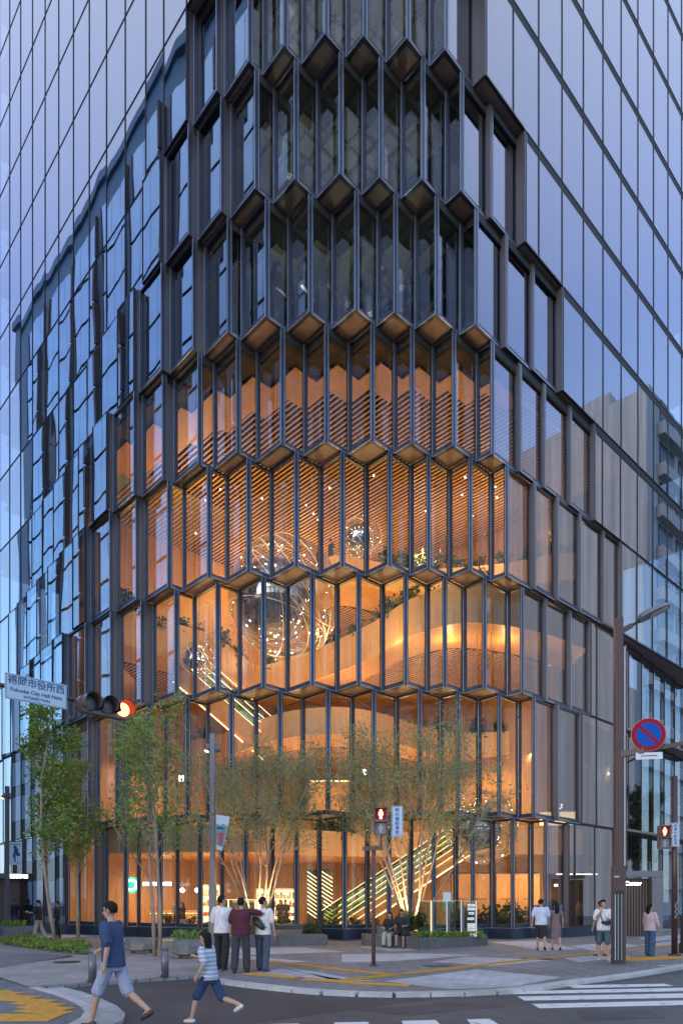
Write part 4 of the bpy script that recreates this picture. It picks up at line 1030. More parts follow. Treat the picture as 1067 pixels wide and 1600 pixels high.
# bollards
for i, (px, py) in enumerate(((145,1535),(258,1527.5))):
    c = G(px, py); t = thing('bollard', ['dark round bollard nearest the striding man in blue','dark round bollard in front of the twin trunk tree'][i], 'bollard', c, 0, 'bollards at the plaza edge')
    MB().cyl((0,0), .082, 0, .68, 20).obj('post', M['slate'], t, True); MB().cyl((0,0), .085, .62, .635, 20).cyl((0,0), .085, .59, .60, 20).obj('ring', M['black'], t); MB().cyl((0,0), .082, .681, .70, 20, .07).obj('cap', M['slate'], t)
    MB().disc((-.10,-.02,.09), (-1,-.5,0), .075, .03, 18).obj('reflector', M['sgrey'], t)

# faceted stone seats and planters
def facet(name, label, cat, c, L, w_, h_, rz, plant=False):
    t = thing(name, label, cat, c, rz)
    pr = [(-.5,.12),(-.30,.0),(.30,.0),(.5,.16),(.46,.72),(.30,1.0),(-.34,1.0),(-.5,.62)]
    b = MB(); rs = []
    for x, k in ((-L/2,.62),(-L/2+.28,1.0),(L/2-.34,1.0),(L/2,.7)):
        rs.append([(x + .07*(q[1]-.5), q[0]*w_*k, .07 + h_*(.5+(q[1]-.5)*(k if q[1] < .9 else 1))) for q in pr])
    b.rings(rs).obj('stone_body', M['facet'], t)
    for x in (-L*.28, L*.28):
        for y in (-.15*w_, .15*w_): MB().box(x-.03,x+.03,y-.03,y+.03,0,.1).obj('foot', M['black'], t)
    return t
facet('stone_bench', 'faceted dark stone bench left of the twin trunk tree', 'bench', G(217,1491)+Vector((0,.35,0)), 1.05, .62, .42, R(-6))
facet('stone_planter', 'faceted dark stone planter with grasses beside the striding child', 'planter', G(290,1499)+Vector((0,.4,0)), .86, .66, .5, R(-4))
facet('stone_planter', 'faceted dark stone planter with grasses at the left edge', 'planter', G(24,1468)+Vector((0,.3,0)), 1.5, .8, .5, R(4))
GRS = []
for sd_ in range(2):
    g_ = np.random.default_rng(sd_+40); b = MB()
    for q in range(160):
        x, y = g_.normal(0,.16,2); a = g_.uniform(0,6.3); l_ = g_.uniform(.14,.3); dx, dy = math.cos(a)*l_*.5, math.sin(a)*l_*.5
        b.add([(x-.006,y,0),(x+.006,y,0),(x+dx*.4,y+dy*.4,l_*.7),(x+dx,y+dy,l_)], [(0,1,2),(1,3,2)])
    GRS.append(b.mesh('blades', M['leaf']))
for c_, lab in ((G(290,1499)+Vector((0,.4,.55)), 'tuft of green grasses in the faceted planter by the child'), (G(24,1468)+Vector((-.2,.3,.55)), 'tuft of green grasses in the planter at the left edge')):
    t = thing('grass_tuft', lab, 'plant', c_); link('blades', GRS[0], t); t.scale = (1.3,1,1.1)
# granite seats, steps and planters in front of the glass
def block(name, lab, cat, parts_):
    t = thing(name, lab, cat, parts_[0][0][0].xy.to_3d())
    o = parts_[0][0][0].xy
    for k_, (pts, z0, z1, nm) in enumerate(parts_): MB().prism([(p.x-o.x, p.y-o.y) for p in pts], z0, z1).obj(nm, M['granite'], t)
    return t
def quad(px0, py0, px1, py1, dep): 
    a, b = G(px0, py0), G(px1, py1); d = (b-a).normalized(); n = Vector((-d.y, d.x, 0)); return [a, b, b+n*dep, a+n*dep]
block('granite_steps', 'low stepped granite seat behind the three standing men', 'steps', [(quad(330,1479,512,1476.5,1.6), 0, .38, 'lower_step'), (quad(345,1472,473,1470.5,1.0), 0, .68, 'upper_step')])
sp_ = block('granite_planter', 'granite planter with lit glass panels before the right maple', 'planter', [([G(656,1484), G(762,1477.5), G(762,1477.5)+Vector((.1,1.6,0)), G(656,1484)+Vector((-.4,2.0,0))], 0, .36, 'kerb_block')])
block('granite_bench', 'granite bench under the seated couple', 'bench', [([G(570,1477.5), G(655,1483.5), G(655,1483.5)+Vector((-.2,.75,0)), G(570,1477.5)+Vector((-.1,1.1,0))], 0, .42, 'seat_block'), ([G(590,1474.5), G(664,1475.5), G(664,1475.5)+Vector((0,.9,0)), G(590,1474.5)+Vector((0,.9,0))], 0, .68, 'back_block')])
# glass panels with light edges
for i, (x0, x1) in enumerate(((653,672.5),(675,697),(699.5,719.5))):
    Y0 = 24.9 + i*.25; a = P(x0, Y0); b = P(x1, Y0+.2)
    t = thing('glass_panel', ['lit glass panel leftmost in the planter beside the seated couple','lit glass panel in the middle of the planter row','lit glass panel third in the row before the right maple'][i], 'glass panel', a)
    d = (b-a); L_ = d.length; d.normalize(); n = Vector((-d.y,d.x,0))
    MB().obox(d*L_/2+Vector((0,0,1.02)), d*L_/2, n*.012, Vector((0,0,.66))).obj('sheet', M['panelglass'], t)
    MB().obox(d*(L_+.02)+Vector((0,0,1.02)), d*.011, n*.016, Vector((0,0,.66))).obj('light_edge', M['whitedim'] if i else M['warmdim'], t); MB().obox(d*L_/2+Vector((0,0,1.685)), d*L_/2, n*.013, Vector((0,0,.004))).obj('top_edge', M['whitedim'], t)
    MB().obox(d*(L_+.09)+Vector((0,0,1.0)), d*.04, n*.03, Vector((0,0,.64))).obj('post', M['slate'], t)
t = thing('directory_board', 'glass directory board with white label plates at the planter end', 'sign', P(727.5, 25.6)); 
MB().box(0,.36,0,.024,.36,1.68).obj('sheet', M['panelglass'], t); MB().box(.361,.40,-.01,.034,.36,1.68).obj('light_edge', M['whitedim'], t)
for z_, h_, x_ in ((1.52,.05,.06),(1.38,.05,.06),(1.22,.045,.1),(1.02,.045,.06),(.80,.05,.06),(.70,.04,.06),(.60,.04,.06),(.42,.05,.12)):
    MB().box(x_, .34 if h_ != .045 else .3, -.012, -.001, z_-h_, z_+h_).obj('label_plate', M['whitedim'], t)
    MB().box(x_+.03, .25, -.016, -.0125, z_-.006, z_+.006).obj('print_line', M['black'], t)
t = thing('notice_sheet', 'pale blank notice sheet behind the glass panels', 'sign', P(692.5, 25.5)); MB().box(0,.29,.05,.07,1.3,1.99).obj('sheet', M['signw'], t); MB().box(.12,.16,.071,.1,.36,1.3).obj('stake', M['slate'], t)
for i, (x0, x1) in enumerate(((334,356),(358,378),(381,397))):
    a = P(x0, 26.4); b = P(x1, 26.6)
    t = thing('glass_panel', ['lit glass panel beside the slate lamp post behind the men','lit glass panel between the white shirt and maroon shirt','lit glass panel right of the maroon shirted man'][i], 'glass panel', a); L_ = (b-a).length
    MB().box(0,L_,0,.024,.4,1.72).obj('sheet', M['panelglass'], t); MB().box(L_,L_+.035,-.01,.034,.4,1.72).obj('light_edge', M['warmdim'], t); MB().box(0,L_,0,.026,1.721,1.735).obj('top_edge', M['warmdim'], t)

# ---------------------------------------------------------------- people
PM = {}
def cloth(c, rough=.85):
    k = tuple(c)
    if k not in PM: PM[k] = mat('cloth_%d' % len(PM), c, rough, 0, .2, 14, .035, 9, stretch=(1,1,.45))
    return PM[k]
SK = [mat('skin_a', (.40,.24,.165), .5, 0, .06), mat('skin_b', (.33,.19,.125), .5, 0, .06)]
HAIR = mat('hair_black', (.012,.010,.009), .75, 0, .4, 40, .006, 60, spec=.2); SOLE = mat('shoe_white', (.5,.5,.5), .6); SHOE = mat('shoe_dark', (.03,.03,.035), .6)
LIP = mat('lip', (.26,.10,.085), .5)
def remesh(b, name, m, vox, parent, smooth_it=3):
    me = b.mesh('t', None); o = bpy.data.objects.new('t', me); col.objects.link(o)
    r = o.modifiers.new('r', 'REMESH'); r.mode = 'VOXEL'; r.voxel_size = vox
    s = o.modifiers.new('s', 'SMOOTH'); s.factor = .5; s.iterations = smooth_it
    bpy.context.view_layer.update()
    dg = bpy.context.evaluated_depsgraph_get(); n = bpy.data.meshes.new_from_object(o.evaluated_get(dg))
    bpy.data.objects.remove(o); bpy.data.meshes.remove(me)
    n.materials.clear(); n.materials.append(m); n.shade_smooth(); n.name = name
    return link(name, n, parent)
def limb(b, pts, rad, n=10, xf=1.0):
    pts = [Vector(p) for p in pts]; d0 = (pts[1]-pts[0]).normalized(); d1 = (pts[-1]-pts[-2]).normalized()
    pts = [pts[0]-d0*rad[0]*.8] + pts + [pts[-1]+d1*rad[-1]*.8]; rad = [rad[0]*.45] + list(rad) + [rad[-1]*.45]
    b.tube(pts, rad, n)
def loft(b, secs, n=16):                                            # secs: centre, half width x, half depth y
    b.rings([[Vector(c) + Vector((rx*math.cos(t), ry*math.sin(t), 0)) for t in [2*math.pi*k/n for k in range(n)]] for c, rx, ry in secs])
def person(label, pos, yaw, H_=1.72, top=(.6,.6,.62), bot=(.03,.03,.04), sleeve=.75, leg=1.0, hip=(8,-8), knee=(4,10), arms=((4,6,12,0),(4,6,12,0)),
           hair='short', skin=0, shoes=SHOE, lean=0, sit=False, wid=1.0, head=(0,0), dress=None, vox=.013, group=None, long_top=0.0, loose=1.0, child=False):
    s = H_/1.72; t = thing('person', label, 'person', pos, R(yaw), group); t.scale = (s,)*3
    hz = .91
    def leg_j(side, hf, kf):
        hp = Vector((side*.092*wid, 0, hz)); d1 = Vector((side*.03, math.sin(R(hf)), -math.cos(R(hf)))).normalized()
        kn = hp + d1*.43; d2 = Vector((side*.01, math.sin(R(hf-kf)), -math.cos(R(hf-kf)))).normalized(); an = kn + d2*.41
        f = Vector((side*.12, 1, 0)).normalized(); 
        if not sit and hf - kf < -12: f = (f + Vector((0,0,-.5))).normalized()
        return hp, kn, an, f
    LG = [leg_j(-1, hip[0], knee[0]), leg_j(1, hip[1], knee[1])]
    low = min(l[2].z for l in LG) - .075
    dz = -low
    up = Vector((0, math.sin(R(lean)), math.cos(R(lean))))
    base = Vector((0, 0, hz)); 
    def tz(h, y=0): return base + up*h + Vector((0, y, 0))
    sh = .165*wid + .02
    AJ = []
    for side, (fl, abd, el, inw) in ((-1, arms[0]), (1, arms[1])):
        S0 = tz(.50) + Vector((side*sh, 0, 0))
        d1 = Vector((side*math.sin(R(abd)), math.sin(R(fl))*math.cos(R(abd)), -math.cos(R(fl))*math.cos(R(abd)))).normalized()
        E_ = S0 + d1*.285; fe = fl + el
        d2 = Vector((-side*math.sin(R(inw)) + side*math.sin(R(abd))*.5, math.sin(R(fe))*math.cos(R(inw)), -math.cos(R(fe))*math.cos(R(inw)))).normalized()
        W_ = E_ + d2*.245; AJ.append((S0, E_, W_, d2, side))
    off = Vector((0,0,dz))
    A = lambda v: v + off
    hc = tz(.695, .012); hy = Vector((math.sin(R(-head[0])), math.cos(R(-head[0])), math.sin(R(head[1])))).normalized()   # face direction
    hs = Vector((0,0,1)).cross(hy).normalized()*-1; hu = hs.cross(hy)
    if hu.z < 0: hu = -hu
    ks = 1.12 if child else 1.0
    b = MB()
    # head as a lofted egg with chin, then nose and ears
    for (c_, r_) in ((hc + hu*.025 - hy*.012, (.076,.094,.098)), (hc - hu*.045 + hy*.022, (.058,.066,.072))):
        k0 = len(b.v); b.ball((0,0,0), r_[0]*ks, r_[1]*ks, r_[2]*ks, 16, 10)
        b.v[k0:] = [tuple(A(c_ + hs*v[0] + hy*v[1] + hu*v[2])) for v in b.v[k0:]]
    limb(b, [A(hc + hy*.088*ks + hu*.012), A(hc + hy*.104*ks - hu*.018)], [.010,.015], 8)
    for sd_ in (-1, 1): limb(b, [A(hc + hs*sd_*.078*ks + hu*.02 - hy*.01), A(hc + hs*sd_*.078*ks - hu*.03 - hy*.005)], [.016,.012], 8)
    limb(b, [A(tz(.50,-.005)), A(tz(.60, .002))], [.056,.052])
    loft(b, [(A(tz(-.06)), .12*wid,.09), (A(tz(.06)), .135*wid,.09), (A(tz(.18)), .118*wid,.08), (A(tz(.34)), .14*wid,.09), (A(tz(.46)), .15*wid,.08), (A(tz(.53)), .08*wid,.055)])
    for S0, E_, W_, d2, side in AJ:
        limb(b, [A(S0), A(S0.lerp(E_,.5)), A(E_), A(E_.lerp(W_,.35)), A(W_)], [.040,.042,.036,.037,.025])
        side_v = d2.cross(Vector((side,0,0))).normalized() if abs(d2.x) < .9 else Vector((0,1,0))
        pc = W_ + d2*.05; q_ = side_v
        limb(b, [A(W_ + d2*.01), A(pc), A(W_ + d2*.085)], [.024,.030,.030], 8); 
        for f_, (o_, l_) in enumerate(((-.027,.062),(-.009,.074),(.010,.070),(.028,.054))):
            k1 = W_ + d2*.085 + q_*o_; cu = Vector((-side*.35,0,0))
            limb(b, [A(k1), A(k1 + (d2+cu*.6)*l_*.5), A(k1 + d2*l_*.8 + cu*l_*.7)], [.0095,.009,.0075], 6)
        k1 = W_ + d2*.03 + q_*.028; limb(b, [A(k1), A(k1 + (d2*.6+q_*.7)*.035), A(k1 + (d2*.9+q_*.55)*.065)], [.012,.0105,.009], 6)
    for hp, kn, an, f in LG:
        limb(b, [A(hp), A(hp.lerp(kn,.45)), A(kn), A(kn.lerp(an,.3)), A(an)], [.082,.074,.050,.052,.034])
        limb(b, [A(an), A(an + f*.10 + Vector((0,0,-.05)))], [.036,.03])
    remesh(b, 'body', SK[skin], vox, t)
    # upper garment
    tp = cloth(top); c = MB(); g = 1.0 + .16*loose
    zb = -.06 - long_top
    if dress is None:
        loft(c, [(A(tz(zb)), .155*wid*g,.122*g), (A(tz(.08)), .148*wid*g,.118*g), (A(tz(.22)), .140*wid*g,.112*g), (A(tz(.38)), .158*wid*g,.115*g), (A(tz(.47)), .165*wid*g,.098*g), (A(tz(.525)), .115*wid,.072), (A(tz(.55)), .07,.06)], 20)
    else:
        loft(c, [(A(tz(-.48)), .20*wid,.17), (A(tz(-.1)), .175*wid,.145), (A(tz(.10)), .145*wid,.115), (A(tz(.22)), .138*wid,.112), (A(tz(.38)), .152*wid,.115), (A(tz(.46)), .15*wid,.09), (A(tz(.51)), .09,.065)], 20)
    for S0, E_, W_, d2, side in AJ:
        if sleeve <= 1: e2 = S0.lerp(E_, sleeve); limb(c, [A(S0 - Vector((side*.03,0,0))), A(S0.lerp(e2,.5)), A(e2)], [.074,.062*g,.060*g])
        else: limb(c, [A(S0 - Vector((side*.03,0,0))), A(S0.lerp(E_,.6)), A(E_), A(E_.lerp(W_, sleeve-1))], [.066,.062,.056,.050])
    remesh(c, 'dress' if dress else 'shirt', tp, vox, t, 4)
    if dress is None:
        c = MB(); loft(c, [(A(tz(-.12)), .135*wid,.105), (A(tz(-.02)), .152*wid,.118), (A(tz(.07)), .142*wid,.108)])
        for hp, kn, an, f in LG:
            if leg <= .55: e2 = hp.lerp(kn, leg/.5); limb(c, [A(hp), A(hp.lerp(e2,.5)), A(e2)], [.098,.090,.066*loose+.006])
            else: limb(c, [A(hp), A(hp.lerp(kn,.5)), A(kn), A(kn.lerp(an,.5)), A(kn.lerp(an, (leg-.5)*2*.97))], [.098,.090,.070*loose+.004,.066*loose+.004,.062*loose+.004])
        remesh(c, 'shorts' if leg <= .55 else 'trousers', cloth(bot), vox, t, 4)
    for hp, kn, an, f in LG:
        c = MB(); f_ = f
        k = an + Vector((0,0,-.045))
        limb(c, [A(k - f_*.045), A(k + f_*.05 + Vector((0,0,-.008))), A(k + f_*.14 + Vector((0,0,-.018)))], [.042,.045,.032])
        remesh(c, 'shoe', shoes, .014, t)
    # hair cap, longer at the back for long styles
    hb = MB(); hb.ball((0,0,0), .084*ks, .104*ks, .108*ks, 20, 14)
    vs = [Vector(v) for v in hb.v]; cc = hc + hu*.028 - hy*.012
    keep = lambda v: (v.y < .035 or v.z > .045) and v.z > (-.03 if v.y > -.02 else -.075)
    nv = []
    for v in vs:
        if not keep(v): v = Vector((v.x*.8, v.y*.8 - (.0 if v.z > 0 else .01), max(v.z*.8, -.06)))
        nv.append(v)
    hb.v = [tuple(A(cc + hs*v.x + hy*v.y + hu*v.z)) for v in nv]
    if hair in ('long', 'bob'):
        ln = .34 if hair == 'long' else .19
        k0 = len(hb.v)
        loft(hb, [(Vector((0,-.045,.05)), .088,.06), (Vector((0,-.06,-.06)), .094,.055), (Vector((0,-.075,-.05-ln*.5)), .092,.045), (Vector((0,-.08,-.05-ln)), .06,.02)], 12)
        hb.v[k0:] = [tuple(A(cc + hs*v[0] + hy*v[1] + Vector((0,0,v[2])))) for v in hb.v[k0:]]
    if hair == 'bun': limb(hb, [A(cc - hy*.10 + hu*.06), A(cc - hy*.13 + hu*.07)], [.04,.035], 10)
    hb.obj('hair', HAIR, t, True)
    # eyes, brows and mouth
    for sd_ in (-1, 1):
        e_ = MB(); p_ = A(hc + hs*sd_*.031*ks + hy*.081*ks + hu*.012); e_.ball(p_, .011, .011, .008, 8, 6); e_.obj('eye', HAIR, t, True)
    mo = MB(); p_ = A(hc + hy*.086*ks - hu*.052); mo.ball(p_, .020, .010, .007, 10, 6); mo.obj('mouth', LIP, t, True)
    return t
st_m, st_t, st_o = nodes('striped_cloth'); st_p = N(st_t, 'BsdfPrincipled', Roughness=.85); st_c = N(st_t, 'TexCoord'); st_w = N(st_t, 'TexWave', Scale=4.2); st_w.bands_direction = 'Z'
st_r = N(st_t, 'ValToRGB'); st_r.color_ramp.elements[0].color = (.20,.27,.36,1); st_r.color_ramp.elements[1].color = (.50,.50,.54,1)
for a_, b_ in ((st_c.outputs['Object'], st_w.inputs[0]), (st_w.outputs['Fac'], st_r.inputs[0]), (st_r.outputs[0], st_p.inputs['Base Color']), (st_p.outputs[0], st_o.inputs[0])): st_t.links.new(a_, b_)
PM[(.33,.40,.47)] = st_m
W1, W2, NAVY, BLK, DKG, GRY, KH = (.62,.62,.66), (.66,.64,.63), (.025,.035,.075), (.018,.018,.022), (.05,.05,.058), (.25,.24,.24), (.36,.31,.25)
gp = lambda px, py: G(px, py)
person('man in a loose white shirt and black trousers seen from behind, left of three', gp(347,1515), -16, 1.80, W1, BLK, 1.0, 1.0, (6,-6), (3,6), ((2,8,10,0),(14,6,30,10)), head=(-40,8), wid=1.1, loose=1.3, vox=.011)
person('man in a maroon shirt pointing to the right, middle of three', gp(377,1519.5), -6, 1.74, (.075,.012,.026), (.035,.035,.042), .85, 1.0, (-10,4), (2,2), ((4,10,14,0),(70,58,12,0)), wid=1.12, loose=1.3, vox=.011, head=(-12,6))
mw = person('man in a white tee with a black cross body bag, right of three', gp(411,1517.5), -22, 1.76, W2, (.055,.07,.11), .85, 1.0, (5,-5), (3,3), ((4,10,10,0),(4,8,12,0)), wid=1.08, loose=1.2, vox=.011, head=(-38,8))
c_ = gp(411,1517.5); t = thing('sling_bag', 'black sling bag across the back of the man in white tee', 'bag', c_ + Vector((-.09,-.17,1.16)), R(-22))
bb = MB(); limb(bb, [(-.10,0,.10),(0,-.02,0),(.11,0,-.11)], [.075,.095,.075]); remesh(bb, 'pouch', M['black'], .014, t); MB().bar((-.12,.0,.12),(-.20,.04,.33),.035,.012).obj('strap', M['black'], t); MB().bar((.12,0,-.10),(.22,.06,-.10),.03,.012).obj('strap', M['black'], t)
person('man striding left in a blue tee and pale grey shorts, close to the camera', gp(178,1603), 72, 1.70, (.03,.05,.125), (.27,.30,.40), .9, .52, (24,-20), (10,34), ((-22,8,30,0),(26,8,40,0)), vox=.010, head=(10,-10), lean=4, loose=1.25)
person('child in a striped pale top and dark blue shorts running, close to the camera', gp(328,1598), 64, 1.30, (.33,.40,.47), (.018,.035,.10), .9, .5, (30,-26), (14,50), ((-30,14,60,0),(40,10,60,0)), hair='long', vox=.012, head=(0,-14), lean=8, child=True, shoes=SOLE, loose=1.3)
person('woman in a black top and long pale skirt trousers by the cafe glass', gp(285,1461.5), 150, 1.60, BLK, (.40,.39,.36), 1.8, 1.0, (4,-4), (2,2), ((20,8,70,30),(10,8,30,0)), hair='long', loose=1.5)
person('heavy man in a dark navy tee and grey shorts at the left entrance', gp(22,1453), 190, 1.72, (.02,.022,.05), (.10,.10,.13), .9, .5, (4,-6), (2,4), ((4,10,12,0),(10,14,16,0)), wid=1.28, loose=1.3)
person('person in a black tee and pale trousers looking down at a phone', gp(61,1468), 100, 1.72, BLK, KH, .9, 1.0, (14,-12), (6,12), ((30,6,70,10),(24,6,70,10)), head=(0,-20), wid=1.1, loose=1.3)
person('person in dark clothes half hidden behind a slim tree trunk', gp(90,1466), 120, 1.66, BLK, BLK, 1.8, 1.0, (6,-6), (3,5), ((6,8,20,0),(6,8,20,0)))
person('man in a pale blue tee and black shorts walking with a woman in a dress', gp(845,1484.5), -18, 1.74, (.50,.55,.70), BLK, .9, .5, (10,-12), (4,18), ((-10,12,10,0),(12,8,14,0)), wid=1.15, loose=1.2, shoes=SHOE, head=(-20,0))
person('woman in a dark patterned knee length dress walking beside a man', gp(868,1484.5), -8, 1.62, (.17,.115,.125), BLK, .6, 1, (8,-10), (4,16), ((0,10,10,0),(6,12,14,0)), hair='long', dress=True, head=(20,0))
mp_ = person('man in a white tee and teal shorts holding his waist pack', gp(942,1500), 168, 1.70, (.62,.63,.66), (.05,.105,.12), .9, .5, (5,-4), (2,3), ((18,10,80,40),(30,10,115,30)), shoes=SOLE, loose=1.2, vox=.011, head=(20,0), wid=1.05)
t = thing('waist_pack', 'dark waist pack across the chest of the man in teal shorts', 'bag', gp(942,1500) + Vector((.05,-.16,1.05))); bb = MB(); limb(bb, [(-.13,0,.02),(0,-.02,0),(.13,0,.03)], [.05,.075,.05]); remesh(bb, 'pouch', cloth(NAVY), .014, t); MB().bar((-.13,0,.03),(-.17,.06,.24),.03,.012).obj('strap', M['black'], t)
person('person in dark shorts standing behind the man in teal shorts', gp(938,1494), 20, 1.66, (.30,.09,.13), BLK, .9, .5, (4,-4), (2,3))
person('woman in a pale pink blouse and wide blue jeans facing right', gp(1015,1495), -62, 1.58, (.52,.40,.40), (.045,.09,.17), 1.55, 1.0, (4,-4), (2,3), ((4,8,14,0),(8,8,20,0)), hair='bob', loose=1.45, vox=.011, wid=1.08, head=(-16,12))
sx = dict(hip=(82,88), knee=(84,80), sit=True)
person('seated woman with long hair in a black tee and pale wide trousers', Vector((P(609,25.2).x, 25.2, .0)), 160, 1.60, BLK, (.34,.34,.31), .8, 1.0, arms=((26,6,50,20),(26,6,50,20)), hair='long', loose=1.4, head=(-8,0), **sx)
person('seated man in black tee and shorts looking at a phone', Vector((P(628,24.8).x, 24.82, .0)), 165, 1.74, BLK, BLK, .9, .5, arms=((30,8,56,24),(30,8,56,24)), skin=1, head=(15,-8), lean=4, wid=1.1, loose=1.2, **sx)
for i, (px, Y, zf, yaw, c_, lab) in enumerate(((517,39.6,20.61,-60,BLK,'onlooker in dark clothes standing on the highest gallery by the small sphere'),(498,40.6,20.61,60,DKG,'onlooker half hidden left of another on the highest gallery'),(436,38.6,10.88,170,BLK,'person in black standing on the lower gallery in the centre'))):
    person(lab, P(px, Y, zf), yaw, 1.74, c_, BLK, .9, 1.0, vox=.018)
for i, (px, Y, yaw, c_, lab) in enumerate(((438,38,160,BLK,'visitor in black inside the lobby right of the left maple'),(446,38.6,200,DKG,'visitor in dark grey inside the lobby close to another visitor'),(503,40,90,DKG,'visitor in the lobby in front of the stripe wall'),(548,39,270,W1,'visitor in a white top near the foot of the escalator'),(276,38,160,KH,'cafe guest in a beige top behind the glass'),(905,36,30,KH,'shop guest in beige seen through the right ground floor glass'))):
    person(lab, P(px, Y, .05), yaw, 1.70, c_, BLK, .9, 1.0, vox=.018)

# ---------------------------------------------------------------- trees
def tree(name, label, pos, stems, h, spread, n_leaf, leaf, m_leaf, m_bark, seed, first=.35, vase=False, group=None, wisp=0):
    g = random.Random(seed); t = thing(name, label, 'tree', pos, 0, group); tb = MB(); tips = []
    def grow(p, d, L, r, lev):
        n = 5 if lev == 0 else 4; pts = [p]; rad = [r]; q = p.copy(); dd = d.copy()
        for i in range(n):
            dd = (dd + Vector((g.gauss(0,.07), g.gauss(0,.07), g.gauss(.03,.05)*(1 if lev else .5)))).normalized()
            q = q + dd*L/n; pts.append(q.copy()); rad.append(max(.004, r*(1 - (i+1)/n*(.55 if lev < 2 else .8))))
        tb.tube(pts, rad, 7 if lev == 0 else 5)
        if lev >= 2:
            for k in range(1, len(pts)): tips.append((pts[k], lev))
        if lev < 3:
            m_ = (7 if vase else 9) if lev == 0 else (5 if lev == 1 else 3)
            for k in range(m_):
                f = first + (1-first)*(k+.6)/m_ if lev == 0 else .25 + .75*(k+.5)/m_
                i = min(n-1, int(f*n)); u = f*n - i; p2 = pts[i].lerp(pts[i+1], u)
                ax = dd.orthogonal().normalized(); ang = g.uniform(0, 6.28); ax.rotate(Matrix.Rotation(ang, 3, dd))
                tilt = g.uniform(.45,.8) if not vase else g.uniform(.35,.75)
                nd = (dd*math.cos(tilt) + ax*math.sin(tilt)); 
                if lev: nd = (nd + Vector((0,0,.10))).normalized()
                ll = (spread*(1.25 - .55*f) if lev == 0 else L*.55)*g.uniform(.75,1.15)
                grow(p2, nd.normalized(), ll, max(.006, rad[i]*.5), lev+1)
        else: tips.append((pts[-1], lev+1))
    for k in range(stems):
        a = 6.28*k/stems + g.uniform(-.3,.3)
        if vase: d = Vector((math.cos(a)*g.uniform(.16,.55), math.sin(a)*g.uniform(.16,.55), 1)).normalized(); p = Vector((math.cos(a)*.16, math.sin(a)*.16, 0))
        else: d = Vector((g.gauss(0,.03), g.gauss(0,.03), 1)).normalized(); p = Vector((math.cos(a)*.09*(stems > 1), math.sin(a)*.09*(stems > 1), 0))
        grow(p, d, h*g.uniform(.82,.98), (.05 if vase else .075)*(.85 if stems > 1 else 1), 0)
    tb.obj('trunk', m_bark, t, True)
    q = np.array([p[:] for p, l in tips]); r = np.random.default_rng(seed)
    zlo = h*(.38 if vase else .26); q = q[q[:,2] > zlo]
    keep = r.random(len(q)) < np.clip((q[:,2]-zlo)/(h*.22)+.25, 0, 1); q = q[keep]
    idx = r.integers(0, len(q), n_leaf); sp_ = np.array([.24,.24,.11]) if vase else np.array([.17,.17,.15])
    link('crown', leaf_mesh('crown', q[idx] + r.normal(0,1,(n_leaf,3))*sp_, leaf, m_leaf, .25, .6, seed), t)
    return t
tree('street_tree', 'slim young tree with bright green leaves below the name board', G(88,1479), 1, 8.6, 1.5, 5600, .15, M['leaf'], M['bark_l'], 11, .3)
tree('street_tree', 'slim young tree with a forked trunk right of the leftmost tree', G(123,1474), 1, 7.4, 1.4, 3300, .14, M['leaf'], M['bark_l'], 23, .38)
tree('street_tree', 'slim twin trunk tree with sparse leaves before the cafe', G(246,1495), 2, 7.6, 1.6, 3600, .13, M['leaf'], M['bark_l'], 35, .34)
tree('maple_tree', 'many stemmed maple lit from below behind the three standing men', P(406, 27.4, .5), 11, 7.0, 1.8, 12500, .10, M['leaf_m'], M['bark_l'], 47, .42, True)
tree('maple_tree', 'many stemmed maple lit from below behind the granite planter', P(642, 27.2, .5), 12, 7.3, 1.9, 14500, .10, M['leaf_m'], M['bark_l'], 59, .42, True)
for i, (b_, a_) in enumerate(((48,-10),(55,-10.5))):
    x, y = loc(b_, a_); tree('street_tree', 'leafy street tree across the right street, mirrored in the glass', Vector((x,y,0)), 1, 12.0, 2.6, 9000, .26, M['leaf_d'], M['bark'], 70+i, .3, group='street trees across the right street')
for px, Y in ((400,26.9),(412,26.8),(634,26.7),(650,26.7)):
    t = thing('uplight', 'small black ground spotlight at the foot of a maple', 'lamp', P(px, Y, .42), 0, 'spotlights under the maples'); MB().cyl((0,0), .06, 0, .12, 12).obj('housing', M['black'], t); MB().cyl((0,0), .05, .121, .128, 12).obj('lens', M['warm'], t)
    spot(P(px, Y-.25, 1.0), P(px, Y+.5, 4.5), 600, (1,.62,.26), 80)
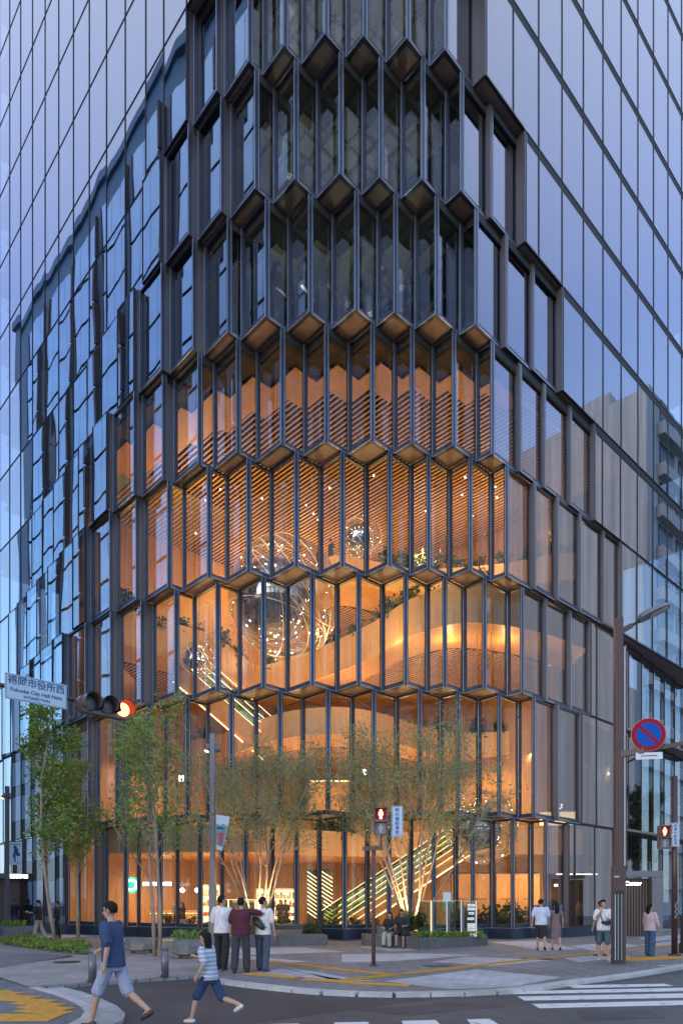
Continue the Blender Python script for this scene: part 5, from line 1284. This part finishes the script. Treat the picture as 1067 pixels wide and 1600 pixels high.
# low planting: bed on the left, foot of the maples
def bed(name, label, pts, h_, n, m, seed, size=.12):
    r = np.random.default_rng(seed); P_ = [Vector(p) for p in pts]; xs = [p.x for p in P_]; ys = [p.y for p in P_]; out = []
    while len(out) < n:
        x, y = r.uniform(min(xs), max(xs)), r.uniform(min(ys), max(ys)); ins = False
        for i in range(len(P_)):
            a, b = P_[i], P_[i-1]
            if (a.y > y) != (b.y > y) and x < (b.x-a.x)*(y-a.y)/(b.y-a.y)+a.x: ins = not ins
        if ins: out.append((x, y, r.uniform(.02, 1)**.6*h_*(.7+.5*math.sin(x*2.1+y)*math.sin(y*2.7))))
    return tag(link(name, leaf_mesh(name, np.array(out), size, m, -.3, .9, seed)), label, None, None, 'stuff')
bed('ground_cover', 'low green planting in the bed under the slim trees', gx([(0,1471),(40,1470),(90,1474),(141,1481),(141,1492.5),(95,1488),(50,1482),(8,1476)]), .22, 8000, M['leaf'], 5)
bed('ground_cover', 'low green planting in the granite planter', gx([(642,1476),(660,1481),(756,1475.5),(756,1466)], .36), .30, 1, M['leaf_d'], 6)
def bed_z(label, a, b, dep, z0, h_, n, m, seed, size=.11):
    r = np.random.default_rng(seed); u = r.random(n); v = r.random(n); q = np.stack([a.x+(b.x-a.x)*u, a.y+(b.y-a.y)*u+dep*v, z0 + h_*r.random(n)**1.3], 1)
    tag(link('ground_cover', leaf_mesh('ground_cover', q, size, m, -.3, .9, seed)), label, None, None, 'stuff')
bed_z('clipped green edging along the granite planter', P(645,24.6), P(757,25.6), .8, .34, .2, 2600, M['leaf'], 8)
bed_z('grasses at the foot of the right maple', P(622,26.6), P(668,26.8), 1.0, .5, .65, 1600, M['leaf_d'], 9, .13)
bed_z('grasses on the granite steps', P(476,27.4), P(500,27.4), .7, .3, .42, 500, M['leaf_d'], 10, .14)
block('granite_planter', 'granite planter at the foot of the left maple', 'planter', [([P(340,26.9), P(472,26.9), P(472,28.6), P(340,28.6)], 0, .5, 'kerb_block')])
block('granite_planter', 'granite planter block at the foot of the right maple', 'planter', [([P(600,26.5), P(690,26.5), P(690,28.2), P(600,28.2)], 0, .5, 'kerb_block')])
